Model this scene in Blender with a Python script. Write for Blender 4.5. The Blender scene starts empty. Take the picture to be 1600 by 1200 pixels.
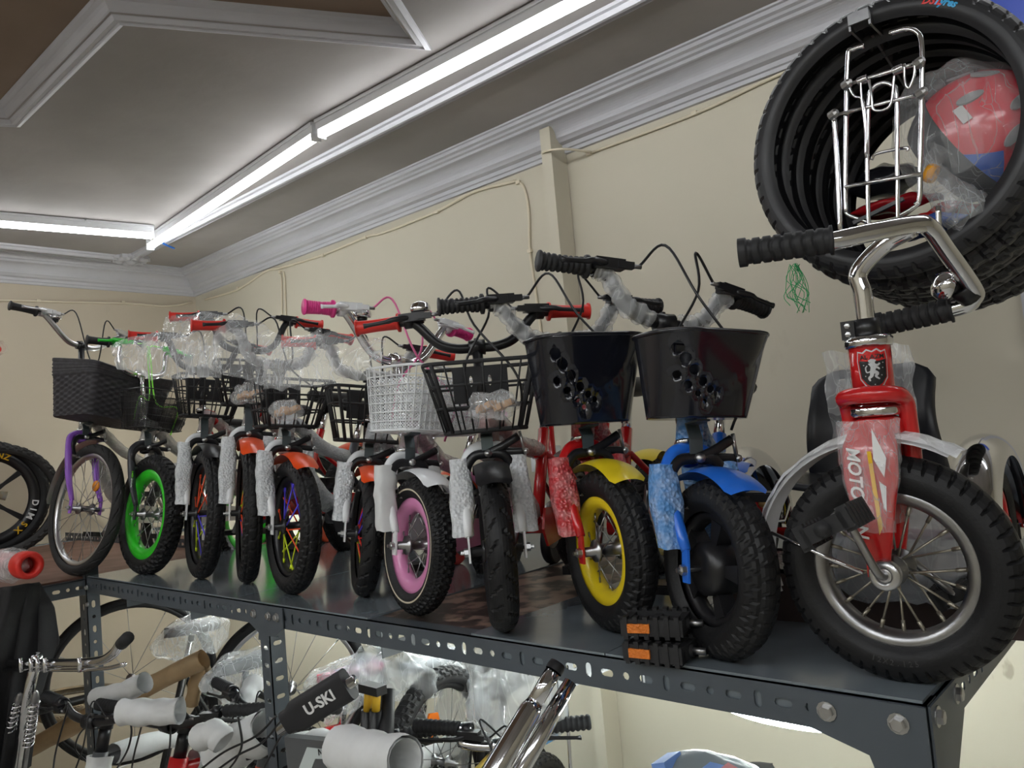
import bpy, math, random
from mathutils import Vector, Matrix, noise
from mathutils.geometry import delaunay_2d_cdt
random.seed(7)
V = Vector
PI = math.pi
S = bpy.context.scene
COL = S.collection

# ---------------------------------------------------------------- camera
F = 1230.0
CAMZ = 1.75                      # lens height above the floor
R3 = Matrix(((0.73750662, 0.10574543, 0.66700966),
             (0.66977661, 0.01198415, -0.74246594),
             (-0.08650593, 0.99432102, -0.06198743)))
cd = bpy.data.cameras.new('camera'); cam = bpy.data.objects.new('camera', cd); COL.objects.link(cam)
cd.sensor_fit = 'HORIZONTAL'; cd.sensor_width = 36.0; cd.lens = F / 1600 * 36; cd.clip_start = 0.02
cam.matrix_world = Matrix.Translation((0, 0, CAMZ)) @ R3.to_4x4()
S.camera = cam

# ---------------------------------------------------------------- world, exposure
w = bpy.data.worlds.new('world'); S.world = w; w.use_nodes = True
w.node_tree.nodes['Background'].inputs[0].default_value = (0.9, 0.95, 1.0, 1)
w.node_tree.nodes['Background'].inputs[1].default_value = 0.35
S.view_settings.view_transform = 'Standard'; S.view_settings.look = 'None'
S.view_settings.gamma = 1; S.view_settings.use_curve_mapping = False
S.view_settings.exposure = 0.56
TUBE_POWER = 13.0
STRIP_POWER = 95.0

# ---------------------------------------------------------------- survey: where a sight line meets a real plane of the room
def ray(px, py): return R3 @ V(((px - 800) / F, -(py - 600) / F, -1.0))
O = V((0, 0, CAMZ))
def at_y(px, py, y): d = ray(px, py); return O + d * (y / d.y)
def at_x(px, py, x): d = ray(px, py); return O + d * (x / d.x)
def at_z(px, py, z): d = ray(px, py); return O + d * ((z - CAMZ) / d.z)
def at_d(px, py, dep): return O + ray(px, py) * dep

SH = 1.37                         # shelf top
WALL = 2.5                       # long wall behind the shelf
XB = -5.02                        # far wall
CEIL = 2.99

# ---------------------------------------------------------------- materials
MATS = {}
def mat(name, col, rough=0.5, metal=0.0, spec=0.5, noise_amt=0.0, nscale=8.0, bump=0.0, bscale=60.0, coat=0.0, col2=None, detail=4, trans=0.0, sheen=0.0):
    if name in MATS: return MATS[name]
    m = bpy.data.materials.new(name); m.use_nodes = True
    nt = m.node_tree; b = nt.nodes['Principled BSDF']
    b.inputs['Base Color'].default_value = (*col, 1); b.inputs['Roughness'].default_value = rough
    b.inputs['Metallic'].default_value = metal; b.inputs['Specular IOR Level'].default_value = spec
    b.inputs['Coat Weight'].default_value = coat; b.inputs['Coat Roughness'].default_value = 0.08
    if trans: b.inputs['Transmission Weight'].default_value = trans
    tc = nt.nodes.new('ShaderNodeTexCoord')
    if noise_amt or col2:
        n = nt.nodes.new('ShaderNodeTexNoise'); n.inputs['Scale'].default_value = nscale; n.inputs['Detail'].default_value = detail
        nt.links.new(tc.outputs['Object'], n.inputs['Vector'])
        r = nt.nodes.new('ShaderNodeValToRGB')
        c2 = col2 or tuple(c * (1 - noise_amt) for c in col)
        r.color_ramp.elements[0].position = 0.35; r.color_ramp.elements[1].position = 0.68
        r.color_ramp.elements[0].color = (*c2, 1); r.color_ramp.elements[1].color = (*col, 1)
        nt.links.new(n.outputs['Fac'], r.inputs['Fac']); nt.links.new(r.outputs['Color'], b.inputs['Base Color'])
        mr = nt.nodes.new('ShaderNodeMapRange'); mr.inputs['To Min'].default_value = min(1, rough * 1.25); mr.inputs['To Max'].default_value = rough * 0.85
        nt.links.new(n.outputs['Fac'], mr.inputs['Value']); nt.links.new(mr.outputs['Result'], b.inputs['Roughness'])
    if bump:
        n2 = nt.nodes.new('ShaderNodeTexNoise'); n2.inputs['Scale'].default_value = bscale; n2.inputs['Detail'].default_value = 5
        nt.links.new(tc.outputs['Object'], n2.inputs['Vector'])
        bp = nt.nodes.new('ShaderNodeBump'); bp.inputs['Strength'].default_value = bump; bp.inputs['Distance'].default_value = 0.004
        nt.links.new(n2.outputs['Fac'], bp.inputs['Height']); nt.links.new(bp.outputs['Normal'], b.inputs['Normal'])
    MATS[name] = m; return m

def film(name, lo=0.08, hi=0.55, rough=0.14, col=(0.92, 0.94, 0.96), scale=28, stretch=(1, 1, 1), bump=0.8):
    """thin clear polythene: see-through with milky haze, sharp creases and glossy facets"""
    if name in MATS: return MATS[name]
    hi = lo + (hi - lo) * 0.7; lo *= 0.8
    m = bpy.data.materials.new(name); m.use_nodes = True; nt = m.node_tree; b = nt.nodes['Principled BSDF']; out = nt.nodes['Material Output']
    N = nt.nodes.new; L = nt.links.new
    b.inputs['Base Color'].default_value = (*col, 1); b.inputs['Roughness'].default_value = rough; b.inputs['Specular IOR Level'].default_value = 0.9
    tc = N('ShaderNodeTexCoord'); mp = N('ShaderNodeMapping'); mp.inputs['Scale'].default_value = (1.0, 1.0, 0.22); mp.inputs['Rotation'].default_value = (0.5, 0.6, 0.3)
    n = N('ShaderNodeTexNoise'); n.inputs['Scale'].default_value = scale * 0.35; n.inputs['Detail'].default_value = 3
    L(tc.outputs['Object'], mp.inputs['Vector']); L(mp.outputs['Vector'], n.inputs['Vector'])
    ad = N('ShaderNodeMix'); ad.data_type = 'VECTOR'; ad.inputs['Factor'].default_value = 0.12; L(mp.outputs['Vector'], ad.inputs['A']); L(n.outputs['Color'], ad.inputs['B'])
    ve = N('ShaderNodeTexVoronoi'); ve.feature = 'DISTANCE_TO_EDGE'; ve.inputs['Scale'].default_value = scale * 2.2; ve.inputs['Randomness'].default_value = 1.0; L(ad.outputs['Result'], ve.inputs['Vector'])
    vf = N('ShaderNodeTexVoronoi'); vf.inputs['Scale'].default_value = scale * 0.9; L(ad.outputs['Result'], vf.inputs['Vector'])
    cr = N('ShaderNodeMapRange'); cr.inputs['From Max'].default_value = 0.045; cr.inputs['To Min'].default_value = (hi - lo) * 0.36; cr.inputs['To Max'].default_value = 0.0; L(ve.outputs['Distance'], cr.inputs['Value'])
    sc = N('ShaderNodeSeparateColor'); L(vf.outputs['Color'], sc.inputs[0])
    hz = N('ShaderNodeMapRange'); hz.inputs['From Min'].default_value = 0.35; hz.inputs['From Max'].default_value = 0.7; hz.inputs['To Min'].default_value = lo + 0.04; hz.inputs['To Max'].default_value = lo + (hi - lo) * 0.55; L(n.outputs['Fac'], hz.inputs['Value'])
    a1 = N('ShaderNodeMath'); a1.operation = 'ADD'; L(cr.outputs['Result'], a1.inputs[0]); L(hz.outputs['Result'], a1.inputs[1])
    fc = N('ShaderNodeMath'); fc.operation = 'MULTIPLY_ADD'; fc.inputs[1].default_value = (hi - lo) * 0.3; L(sc.outputs[0], fc.inputs[0]); L(a1.outputs[0], fc.inputs[2]); fc.use_clamp = True
    bp = N('ShaderNodeBump'); bp.inputs['Strength'].default_value = bump; bp.inputs['Distance'].default_value = 0.012
    L(vf.outputs['Distance'], bp.inputs['Height']); L(bp.outputs['Normal'], b.inputs['Normal'])
    t = N('ShaderNodeBsdfTransparent'); mx = N('ShaderNodeMixShader')
    L(fc.outputs[0], mx.inputs['Fac']); L(t.outputs[0], mx.inputs[1]); L(b.outputs[0], mx.inputs[2]); L(mx.outputs[0], out.inputs['Surface'])
    MATS[name] = m; return m

def bubble(name, col, alpha=0.85):
    """bubble wrap: milky film with a dimple pattern over what it holds"""
    if name in MATS: return MATS[name]
    m = bpy.data.materials.new(name); m.use_nodes = True; nt = m.node_tree; b = nt.nodes['Principled BSDF']; out = nt.nodes['Material Output']
    b.inputs['Roughness'].default_value = 0.22; b.inputs['Specular IOR Level'].default_value = 0.8
    tc = nt.nodes.new('ShaderNodeTexCoord'); vo = nt.nodes.new('ShaderNodeTexVoronoi'); vo.inputs['Scale'].default_value = 150
    nt.links.new(tc.outputs['Object'], vo.inputs['Vector'])
    n = nt.nodes.new('ShaderNodeTexNoise'); n.inputs['Scale'].default_value = 45; n.inputs['Detail'].default_value = 6
    nt.links.new(tc.outputs['Object'], n.inputs['Vector'])
    r = nt.nodes.new('ShaderNodeValToRGB'); r.color_ramp.elements[0].position = 0.4; r.color_ramp.elements[1].position = 0.7
    r.color_ramp.elements[0].color = (*col, 1); r.color_ramp.elements[1].color = (*[c * 0.7 + 0.26 for c in col], 1)
    nt.links.new(n.outputs['Fac'], r.inputs['Fac']); nt.links.new(r.outputs['Color'], b.inputs['Base Color'])
    bp = nt.nodes.new('ShaderNodeBump'); bp.inputs['Strength'].default_value = 0.9; bp.inputs['Distance'].default_value = 0.004
    nt.links.new(vo.outputs['Distance'], bp.inputs['Height']); nt.links.new(bp.outputs['Normal'], b.inputs['Normal'])
    t = nt.nodes.new('ShaderNodeBsdfTransparent'); mx = nt.nodes.new('ShaderNodeMixShader'); mx.inputs['Fac'].default_value = alpha
    nt.links.new(t.outputs[0], mx.inputs[1]); nt.links.new(b.outputs[0], mx.inputs[2]); nt.links.new(mx.outputs[0], out.inputs['Surface'])
    MATS[name] = m; return m

def emit(name, col, strength):
    m = bpy.data.materials.new(name); m.use_nodes = True; nt = m.node_tree; b = nt.nodes['Principled BSDF']
    b.inputs['Base Color'].default_value = (0.9, 0.9, 0.9, 1); b.inputs['Emission Color'].default_value = (*col, 1); b.inputs['Emission Strength'].default_value = strength
    return m

RUB = mat('black_rubber', (0.011, 0.011, 0.0125), 0.5, spec=0.35, noise_amt=0.3, nscale=14, bump=0.15, bscale=200)
RUB2 = mat('dusty_rubber', (0.035, 0.034, 0.034), 0.62, spec=0.35, noise_amt=0.4, nscale=9, bump=0.2, bscale=180)
BLK = mat('black_plastic', (0.012, 0.012, 0.014), 0.32, spec=0.5)
BLKM = mat('matt_black_plastic', (0.022, 0.022, 0.024), 0.55, spec=0.4, noise_amt=0.2)
BGL = mat('gloss_black_plastic', (0.009, 0.010, 0.016), 0.16, spec=0.6, coat=0.3)
CHR = mat('chrome', (0.72, 0.72, 0.74), 0.07, 1.0)
STL = mat('brushed_steel', (0.42, 0.42, 0.43), 0.3, 1.0, noise_amt=0.25, nscale=30)
ALU = mat('aluminium', (0.6, 0.6, 0.62), 0.28, 1.0)
ZNC = mat('zinc_bolt', (0.5, 0.5, 0.5), 0.35, 1.0)
WHT = mat('white_paint', (0.84, 0.86, 0.88), 0.25, coat=0.4)
GRYP = mat('shelf_grey_paint', (0.085, 0.100, 0.116), 0.38, noise_amt=0.12, nscale=6, spec=0.45)
RED = mat('red_paint', (0.55, 0.012, 0.014), 0.2, coat=0.6)
REDG = mat('red_grip_rubber', (0.68, 0.03, 0.02), 0.42)
ORG = mat('orange_plastic', (0.85, 0.08, 0.008), 0.3, coat=0.2)
YEL = mat('yellow_plastic', (0.82, 0.62, 0.015), 0.3, coat=0.3)
BLU = mat('blue_plastic', (0.02, 0.16, 0.72), 0.28, coat=0.3)
GRN = mat('green_paint', (0.03, 0.62, 0.02), 0.3, coat=0.3)
PUR = mat('purple_paint', (0.30, 0.11, 0.58), 0.22, coat=0.5)
PNK = mat('pink_paint', (0.72, 0.26, 0.5), 0.28, coat=0.4)
HPK = mat('hot_pink_rubber', (0.8, 0.05, 0.28), 0.45)
FILM = film('clear_film')
FILM2 = film('milky_film', 0.28, 0.75, 0.25, scale=22)
FOAM = mat('white_foam_sheet', (0.72, 0.73, 0.73), 0.6, noise_amt=0.08, nscale=20, bump=0.2, bscale=60)

# ---------------------------------------------------------------- mesh builder
class MB:
    def __init__(s): s.v = []; s.f = []; s.mi = []; s.sm = []; s.m = 0
    def add(s, vs, fs, smooth=True, m=None):
        o = len(s.v); s.v += [tuple(p) for p in vs]
        for f in fs: s.f.append(tuple(i + o for i in f)); s.mi.append(s.m if m is None else m); s.sm.append(smooth)
        return s
    def tube(s, path, r, seg=10, cap=True, smooth=True, m=None, flat=1.0):
        path = [V(p) for p in path]; n = len(path)
        rs = r if isinstance(r, (list, tuple)) else [r] * n
        up = None; vs = []; fs = []
        for i, p in enumerate(path):
            t = (path[min(i + 1, n - 1)] - path[max(i - 1, 0)])
            if t.length < 1e-9: t = V((0, 0, 1))
            t.normalize()
            if up is None:
                up = V((0, 0, 1)) if abs(t.z) < 0.9 else V((1, 0, 0))
            a = up - t * up.dot(t)
            if a.length < 1e-6: a = t.orthogonal()
            a.normalize(); b = t.cross(a); up = a
            for k in range(seg):
                q = 2 * PI * k / seg
                vs.append(p + (a * math.cos(q) + b * math.sin(q) * flat) * rs[i])
        for i in range(n - 1):
            for k in range(seg):
                k2 = (k + 1) % seg
                fs.append((i * seg + k, i * seg + k2, (i + 1) * seg + k2, (i + 1) * seg + k))
        if cap:
            fs.append(tuple(range(seg - 1, -1, -1))); fs.append(tuple((n - 1) * seg + k for k in range(seg)))
        return s.add(vs, fs, smooth, m)
    def lathe(s, prof, org=(0, 0, 0), axis=(0, 0, 1), seg=24, m=None, close=False, smooth=True, ref=None):
        org = V(org); ax = V(axis).normalized(); a = (V(ref) if ref else ax.orthogonal()).normalized(); b = ax.cross(a)
        vs = []; fs = []; n = len(prof)
        for k in range(seg):
            q = 2 * PI * k / seg; d = a * math.cos(q) + b * math.sin(q)
            for r, h in prof: vs.append(org + d * r + ax * h)
        for k in range(seg):
            k2 = (k + 1) % seg
            for i in range(n if close else n - 1):
                j = (i + 1) % n
                fs.append((k * n + i, k2 * n + i, k2 * n + j, k * n + j))
        return s.add(vs, fs, smooth, m)
    def box(s, c, sz, M=None, m=None, taper=1.0, smooth=False):
        c = V(c); x, y, z = [q / 2 for q in sz]; vs = []
        for dz in (-1, 1):
            k = taper if dz > 0 else 1
            for dx, dy in ((-1, -1), (1, -1), (1, 1), (-1, 1)):
                p = V((dx * x * k, dy * y * k, dz * z)); vs.append(c + (M @ p if M else p))
        fs = [(3, 2, 1, 0), (4, 5, 6, 7), (0, 1, 5, 4), (1, 2, 6, 5), (2, 3, 7, 6), (3, 0, 4, 7)]
        return s.add(vs, fs, smooth, m)
    def ball(s, c, r, seg=14, sc=(1, 1, 1), m=None, M=None):
        c = V(c); vs = []; fs = []; n = seg // 2 + 1
        for i in range(n):
            a = PI * i / (n - 1)
            for k in range(seg):
                q = 2 * PI * k / seg
                p = V((math.sin(a) * math.cos(q) * sc[0], math.sin(a) * math.sin(q) * sc[1], math.cos(a) * sc[2])) * r
                vs.append(c + (M @ p if M else p))
        for i in range(n - 1):
            for k in range(seg):
                k2 = (k + 1) % seg; fs.append((i * seg + k, (i + 1) * seg + k, (i + 1) * seg + k2, i * seg + k2))
        return s.add(vs, fs, True, m)
    def grid(s, fn, nu, nv, smooth=True, m=None, closeu=False):
        vs = [fn(i / (nu if closeu else nu - 1), j / (nv - 1)) for i in range(nu) for j in range(nv)]; fs = []
        for i in range(nu if closeu else nu - 1):
            for j in range(nv - 1):
                i2 = (i + 1) % nu; fs.append((i * nv + j, i2 * nv + j, i2 * nv + j + 1, i * nv + j + 1))
        return s.add(vs, fs, smooth, m)
    def prism(s, poly, t, fr, m=None, holes=(), smooth=False, extra=()):
        """2D polygon (with holes) extruded by t; fr(x, y, z) maps to 3D"""
        pts = []; edges = []
        for loop in [poly] + list(holes):
            o = len(pts); pts += [V(p) for p in loop]; edges += [(o + i, o + (i + 1) % len(loop)) for i in range(len(loop))]
        if holes or extra:
            pts += [V(p) for p in extra]
            vv, _, ff, *_ = delaunay_2d_cdt(pts, edges, [], 1, 1e-7)
            def inside(p, lp):
                c = False; n = len(lp)
                for i in range(n):
                    a, b = lp[i], lp[(i + 1) % n]
                    if (a[1] > p[1]) != (b[1] > p[1]) and p[0] < (b[0] - a[0]) * (p[1] - a[1]) / (b[1] - a[1]) + a[0]: c = not c
                return c
            keep = []
            hb = [(h, min(q[0] for q in h), max(q[0] for q in h)) for h in holes]
            for f in ff:
                g = sum((vv[i] for i in f), V((0, 0))) / len(f)
                if not inside(g, poly): continue
                if any(a <= g[0] <= b and inside(g, h) for h, a, b in hb): continue
                keep.append(tuple(f))
            n = len(vv)
            vs = [fr(p[0], p[1], 0) for p in vv] + [fr(p[0], p[1], t) for p in vv]
            fs = [tuple(reversed(f)) for f in keep] + [tuple(i + n for i in f) for f in keep]
            cnt = {}
            for f in keep:
                for i in range(len(f)): cnt[(f[i], f[(i + 1) % len(f)])] = 1
            for (a, b) in list(cnt):
                if (b, a) not in cnt: fs.append((a, b, b + n, a + n))
            return s.add(vs, fs, smooth, m)
        n = len(poly)
        vs = [fr(p[0], p[1], 0) for p in poly] + [fr(p[0], p[1], t) for p in poly]
        fs = [tuple(range(n - 1, -1, -1)), tuple(range(n, 2 * n))] + [(i, (i + 1) % n, (i + 1) % n + n, i + n) for i in range(n)]
        return s.add(vs, fs, smooth, m)
    def xf(s, M):
        s.v = [tuple(M @ V(p)) for p in s.v]; return s
    def crumple(s, amp, sc, seed=0.0):
        s.v = [tuple(V(p) + noise.noise_vector(V(p) * sc + V((seed, seed * 1.7, -seed))) * amp) for p in s.v]; return s
    def build(s, name, mats, parent=None, M=None):
        me = bpy.data.meshes.new(name); me.from_pydata(s.v, [], s.f)
        for m in (mats if isinstance(mats, (list, tuple)) else [mats]): me.materials.append(m)
        me.polygons.foreach_set('material_index', s.mi); me.polygons.foreach_set('use_smooth', s.sm); me.update()
        if any(s.sm) and not all(s.sm): pass
        o = bpy.data.objects.new(name, me); COL.objects.link(o)
        if parent: o.parent = parent
        if M is not None: o.matrix_local = M
        return o

def tag(o, label=None, cat=None, group=None, kind=None):
    if label: o['label'] = label
    if cat: o['category'] = cat
    if group: o['group'] = group
    if kind: o['kind'] = kind
    return o
def empty(name, loc, rz=0, label=None, cat=None, group=None):
    o = bpy.data.objects.new(name, None); COL.objects.link(o); o.location = loc; o.rotation_euler = (0, 0, rz); o.empty_display_size = 0.05
    return tag(o, label, cat, group)
def struct(mb, name, m): return tag(mb.build(name, m), kind='structure')
def share(o, parent, M=None, name=None):
    c = o.copy(); COL.objects.link(c); c.parent = parent
    if M is not None: c.matrix_local = M
    return c
def spline(pts, n=6):
    """Catmull-Rom through pts"""
    P = [V(p) for p in pts]; out = []
    P = [P[0] * 2 - P[1]] + P + [P[-1] * 2 - P[-2]]
    for i in range(1, len(P) - 2):
        for k in range(n):
            t = k / n; a, b, c, d = P[i - 1:i + 3]
            out.append(0.5 * ((2 * b) + (c - a) * t + (2 * a - 5 * b + 4 * c - d) * t * t + (-a + 3 * b - 3 * c + d) * t ** 3))
    out.append(P[-2]); return out
def axes(d, up=(0, 0, 1)):
    """matrix whose x axis is d"""
    x = V(d).normalized(); y = V(up).cross(x)
    if y.length < 1e-5: y = x.orthogonal()
    y.normalize(); z = x.cross(y); return Matrix((x, y, z)).transposed()
def oval(cx, cy, a, b, n=10, rot=0):
    c, s_ = math.cos(rot), math.sin(rot)
    return [(cx + a * math.cos(q) * c - b * math.sin(q) * s_, cy + a * math.cos(q) * s_ + b * math.sin(q) * c) for q in [2 * PI * k / n for k in range(n)]]
def text(s, size, parent, M, m, name='lettering', ext=0.0006, shear=0, align='CENTER', bold=0.0):
    cu = bpy.data.curves.new('t', 'FONT'); cu.body = s; cu.size = size; cu.extrude = ext; cu.align_x = align; cu.align_y = 'CENTER'; cu.shear = shear; cu.offset = bold; cu.resolution_u = 3
    t = bpy.data.objects.new('t', cu); COL.objects.link(t)
    me = bpy.data.meshes.new_from_object(t); bpy.data.objects.remove(t); bpy.data.curves.remove(cu)
    me.materials.clear(); me.materials.append(m)
    o = bpy.data.objects.new(name, me); COL.objects.link(o); o.parent = parent; o.matrix_local = M; return o
def frame(o, x, y, z): 
    return Matrix(((x[0], y[0], z[0], o[0]), (x[1], y[1], z[1], o[1]), (x[2], y[2], z[2], o[2]), (0, 0, 0, 1)))
# ================================================================ ROOM
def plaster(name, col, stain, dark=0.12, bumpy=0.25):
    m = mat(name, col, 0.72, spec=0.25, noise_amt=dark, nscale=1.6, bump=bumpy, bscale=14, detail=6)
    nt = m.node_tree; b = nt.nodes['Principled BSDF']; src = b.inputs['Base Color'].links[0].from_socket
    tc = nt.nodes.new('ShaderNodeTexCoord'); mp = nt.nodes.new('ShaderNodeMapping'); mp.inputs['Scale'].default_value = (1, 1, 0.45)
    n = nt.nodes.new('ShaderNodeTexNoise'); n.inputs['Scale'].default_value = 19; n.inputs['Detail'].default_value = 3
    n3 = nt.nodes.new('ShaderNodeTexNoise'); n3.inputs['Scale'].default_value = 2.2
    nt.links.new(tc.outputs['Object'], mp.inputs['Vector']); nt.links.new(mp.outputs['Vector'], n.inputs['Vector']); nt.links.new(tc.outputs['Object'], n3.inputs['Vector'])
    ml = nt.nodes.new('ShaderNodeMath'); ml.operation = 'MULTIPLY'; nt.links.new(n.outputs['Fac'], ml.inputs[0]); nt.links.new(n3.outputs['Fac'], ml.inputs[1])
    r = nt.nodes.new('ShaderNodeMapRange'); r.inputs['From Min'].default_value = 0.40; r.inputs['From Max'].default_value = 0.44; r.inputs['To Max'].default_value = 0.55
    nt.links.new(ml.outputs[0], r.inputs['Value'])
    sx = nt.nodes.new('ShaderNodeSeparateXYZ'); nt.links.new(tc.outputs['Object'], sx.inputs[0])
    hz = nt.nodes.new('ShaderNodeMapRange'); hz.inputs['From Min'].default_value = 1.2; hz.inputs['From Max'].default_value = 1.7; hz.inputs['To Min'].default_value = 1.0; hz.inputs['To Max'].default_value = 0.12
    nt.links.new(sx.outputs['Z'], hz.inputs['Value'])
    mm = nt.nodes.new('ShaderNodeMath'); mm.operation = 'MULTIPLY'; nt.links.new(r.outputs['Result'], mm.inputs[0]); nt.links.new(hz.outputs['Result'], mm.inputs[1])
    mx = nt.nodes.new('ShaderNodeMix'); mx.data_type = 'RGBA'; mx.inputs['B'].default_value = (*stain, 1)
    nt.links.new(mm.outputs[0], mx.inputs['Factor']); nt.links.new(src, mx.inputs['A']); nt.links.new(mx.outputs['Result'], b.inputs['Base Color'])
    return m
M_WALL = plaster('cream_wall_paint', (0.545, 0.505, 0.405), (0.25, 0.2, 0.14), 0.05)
M_WALLB = plaster('tan_wall_paint', (0.50, 0.435, 0.34), (0.3, 0.25, 0.18), 0.06)
M_CEIL = plaster('grey_white_ceiling_paint', (0.345, 0.318, 0.305), (0.25, 0.22, 0.21), 0.2, 0.5)
M_TRAY = mat('brown_tray_paint', (0.22, 0.155, 0.11), 0.75, noise_amt=0.1, nscale=3)
M_TRIM = mat('white_plaster_trim', (0.48, 0.475, 0.50), 0.5, noise_amt=0.06, nscale=6, bump=0.1)
M_FLOOR = mat('speckled_floor_tile', (0.6, 0.58, 0.54), 0.3, noise_amt=0.15, nscale=20)

X1, Y0 = 3.2, -3.0
def slab(a, b): 
    c = [(p + q) / 2 for p, q in zip(a, b)]; return MB().box(c, [abs(q - p) for p, q in zip(a, b)])
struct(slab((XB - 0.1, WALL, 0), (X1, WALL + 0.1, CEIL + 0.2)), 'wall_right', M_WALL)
struct(slab((XB - 0.1, Y0, 0), (XB, WALL, CEIL + 0.2)), 'wall_back', M_WALLB)
struct(slab((XB - 0.1, Y0 - 0.1, 0), (X1, Y0, CEIL + 0.2)), 'wall_left', M_WALL)
struct(slab((X1, Y0, 0), (X1 + 0.1, WALL, CEIL + 0.2)), 'wall_front', M_WALL)
# floor of square tiles
fl = struct(slab((XB, Y0, -0.05), (X1, WALL, -0.004)), 'floor', M_FLOOR)
tile_mb = MB().box((0, 0, 0), (0.394, 0.394, 0.008)); t0 = None
for i in range(19):
    for j in range(13):
        M = Matrix.Translation((XB + 0.22 + 0.4 * i, Y0 + 0.22 + 0.4 * j, 0.0))
        if t0 is None: t0 = tile_mb.build('tile', M_FLOOR, fl, M)
        else: share(t0, fl, M)
# ceiling with a sunken tray
tray = [at_z(12, 186, CEIL), at_z(172, 20, CEIL), at_z(640, 60, CEIL), at_z(560, -60, CEIL)]
tr = [(p.x, p.y) for p in tray]
dirb = V(tr[3]) - V(tr[2]); tr[3] = tuple(V(tr[2]) + dirb.normalized() * 1.3)
far = at_z(-200, 176, CEIL)
poly = [tr[1], tr[2], tr[3], (tr[3][0] - 0.2, Y0 + 1.0), (far.x + 0.2, Y0 + 1.0), (far.x, far.y), tr[0]]
cb = MB()
cb.prism([(XB, Y0), (X1, Y0), (X1, WALL), (XB, WALL)], 0.02, lambda x, y, z: V((x, y, CEIL + z)), holes=[poly])
struct(cb, 'ceiling', M_CEIL)
tb = MB(); n = len(poly)
ctr = V((sum(p[0] for p in poly) / n, sum(p[1] for p in poly) / n))
tb.add([(p[0], p[1], CEIL + 0.045) for p in poly], [tuple(range(n))], False)
struct(tb, 'trim_1', M_TRAY)
def run_profile(mb, path, prof, closed=False):
    """sweep prof [(out, up)] along a plan path, mitred; out = left side of travel"""
    n = len(path); P = [V((p[0], p[1])) for p in path]; rings = []
    for i in range(n):
        a = P[i - 1] if (i > 0 or closed) else None; b = P[(i + 1) % n] if (i < n - 1 or closed) else None
        d1 = (P[i] - a).normalized() if a is not None else None; d2 = (b - P[i]).normalized() if b is not None else None
        if d1 is None: d1 = d2
        if d2 is None: d2 = d1
        n1 = V((-d1.y, d1.x)); n2 = V((-d2.y, d2.x)); mvec = (n1 + n2).normalized(); k = 1 / max(0.3, mvec.dot(n1))
        rings.append([(P[i].x + mvec.x * o * k, P[i].y + mvec.y * o * k, z) for o, z in prof])
    m = len(prof); vs = [q for r in rings for q in r]; fs = []
    for i in range(n if closed else n - 1):
        j = (i + 1) % n
        for k in range(m - 1): fs.append((i * m + k, j * m + k, j * m + k + 1, i * m + k + 1))
    mb.add(vs, fs, False)
# tray moulding: ogee lining the opening (poly is walked so that the opening lies to one side)
area = sum(poly[i][0] * poly[(i + 1) % n][1] - poly[(i + 1) % n][0] * poly[i][1] for i in range(n))
pp = poly if area > 0 else poly[::-1]      # counter-clockwise: left = inside
ml = MB()
run_profile(ml, pp, [(-0.045, CEIL + 0.001), (-0.045, CEIL - 0.010), (-0.032, CEIL - 0.016), (-0.028, CEIL - 0.010), (-0.014, CEIL - 0.012), (-0.008, CEIL - 0.002), (0.004, CEIL + 0.006), (0.012, CEIL + 0.018), (0.016, CEIL + 0.028), (0.028, CEIL + 0.034), (0.032, CEIL + 0.045)], True)
struct(ml, 'trim_2', M_TRIM)
# cornice along both walls
def cornice(path, name):
    mb = MB(); H = CEIL
    pr = [(0, H - 0.15), (0.012, H - 0.148), (0.014, H - 0.135), (0.022, H - 0.132), (0.026, H - 0.118), (0.045, H - 0.112), (0.052, H - 0.104)]
    for k in range(9):
        a = k / 8 * PI / 2; pr.append((0.060 + 0.052 * (1 - math.cos(a)), H - 0.098 + 0.05 * math.sin(a)))
    pr += [(0.118, H - 0.046), (0.120, H - 0.036), (0.132, H - 0.032), (0.136, H - 0.024), (0.150, H - 0.020), (0.152, H - 0.008), (0.162, H - 0.006), (0.164, H + 0.001)]
    run_profile(mb, path, pr); return struct(mb, name, M_TRIM)
cornice([(X1, WALL), (XB, WALL), (XB, Y0)], 'trim_3')
# raised ceiling bead next to the tubes, with its carved corner block
TY = 1.775
pA = at_z(240, 400, CEIL - 0.01); pB = at_z(983, 0, CEIL - 0.01)
yb = (pA.y + pB.y) / 2; xb = at_z(160, 400, CEIL).x
bead = [(0.0, CEIL), (0.0, CEIL - 0.014), (0.01, CEIL - 0.022), (0.016, CEIL - 0.014), (0.026, CEIL - 0.014), (0.034, CEIL - 0.026), (0.046, CEIL - 0.026), (0.052, CEIL - 0.012), (0.064, CEIL - 0.010), (0.066, CEIL)]
mb = MB(); run_profile(mb, [(X1, yb), (xb, yb), (xb, Y0)], bead); struct(mb, 'trim_4', M_TRIM)
mb = MB()
cc = V((xb + 0.03, yb - 0.03, CEIL - 0.012))
mb.prism([(cc.x + 0.11 * math.cos(a) * (1 if k % 2 else 0.86), cc.y + 0.11 * math.sin(a) * (1 if k % 2 else 0.86)) for k, a in enumerate([2 * PI * q / 24 for q in range(24)])], -0.02, lambda x, y, z: V((x, y, CEIL + z)))
for k in range(10):
    a = 2 * PI * k / 10; mb.ball((cc.x + 0.07 * math.cos(a), cc.y + 0.07 * math.sin(a), CEIL - 0.02), 0.022, 8, (1, 1, 0.6))
mb.ball((cc.x, cc.y, CEIL - 0.022), 0.035, 10, (1, 1, 0.6)); struct(mb, 'trim_5', M_TRIM)

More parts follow.
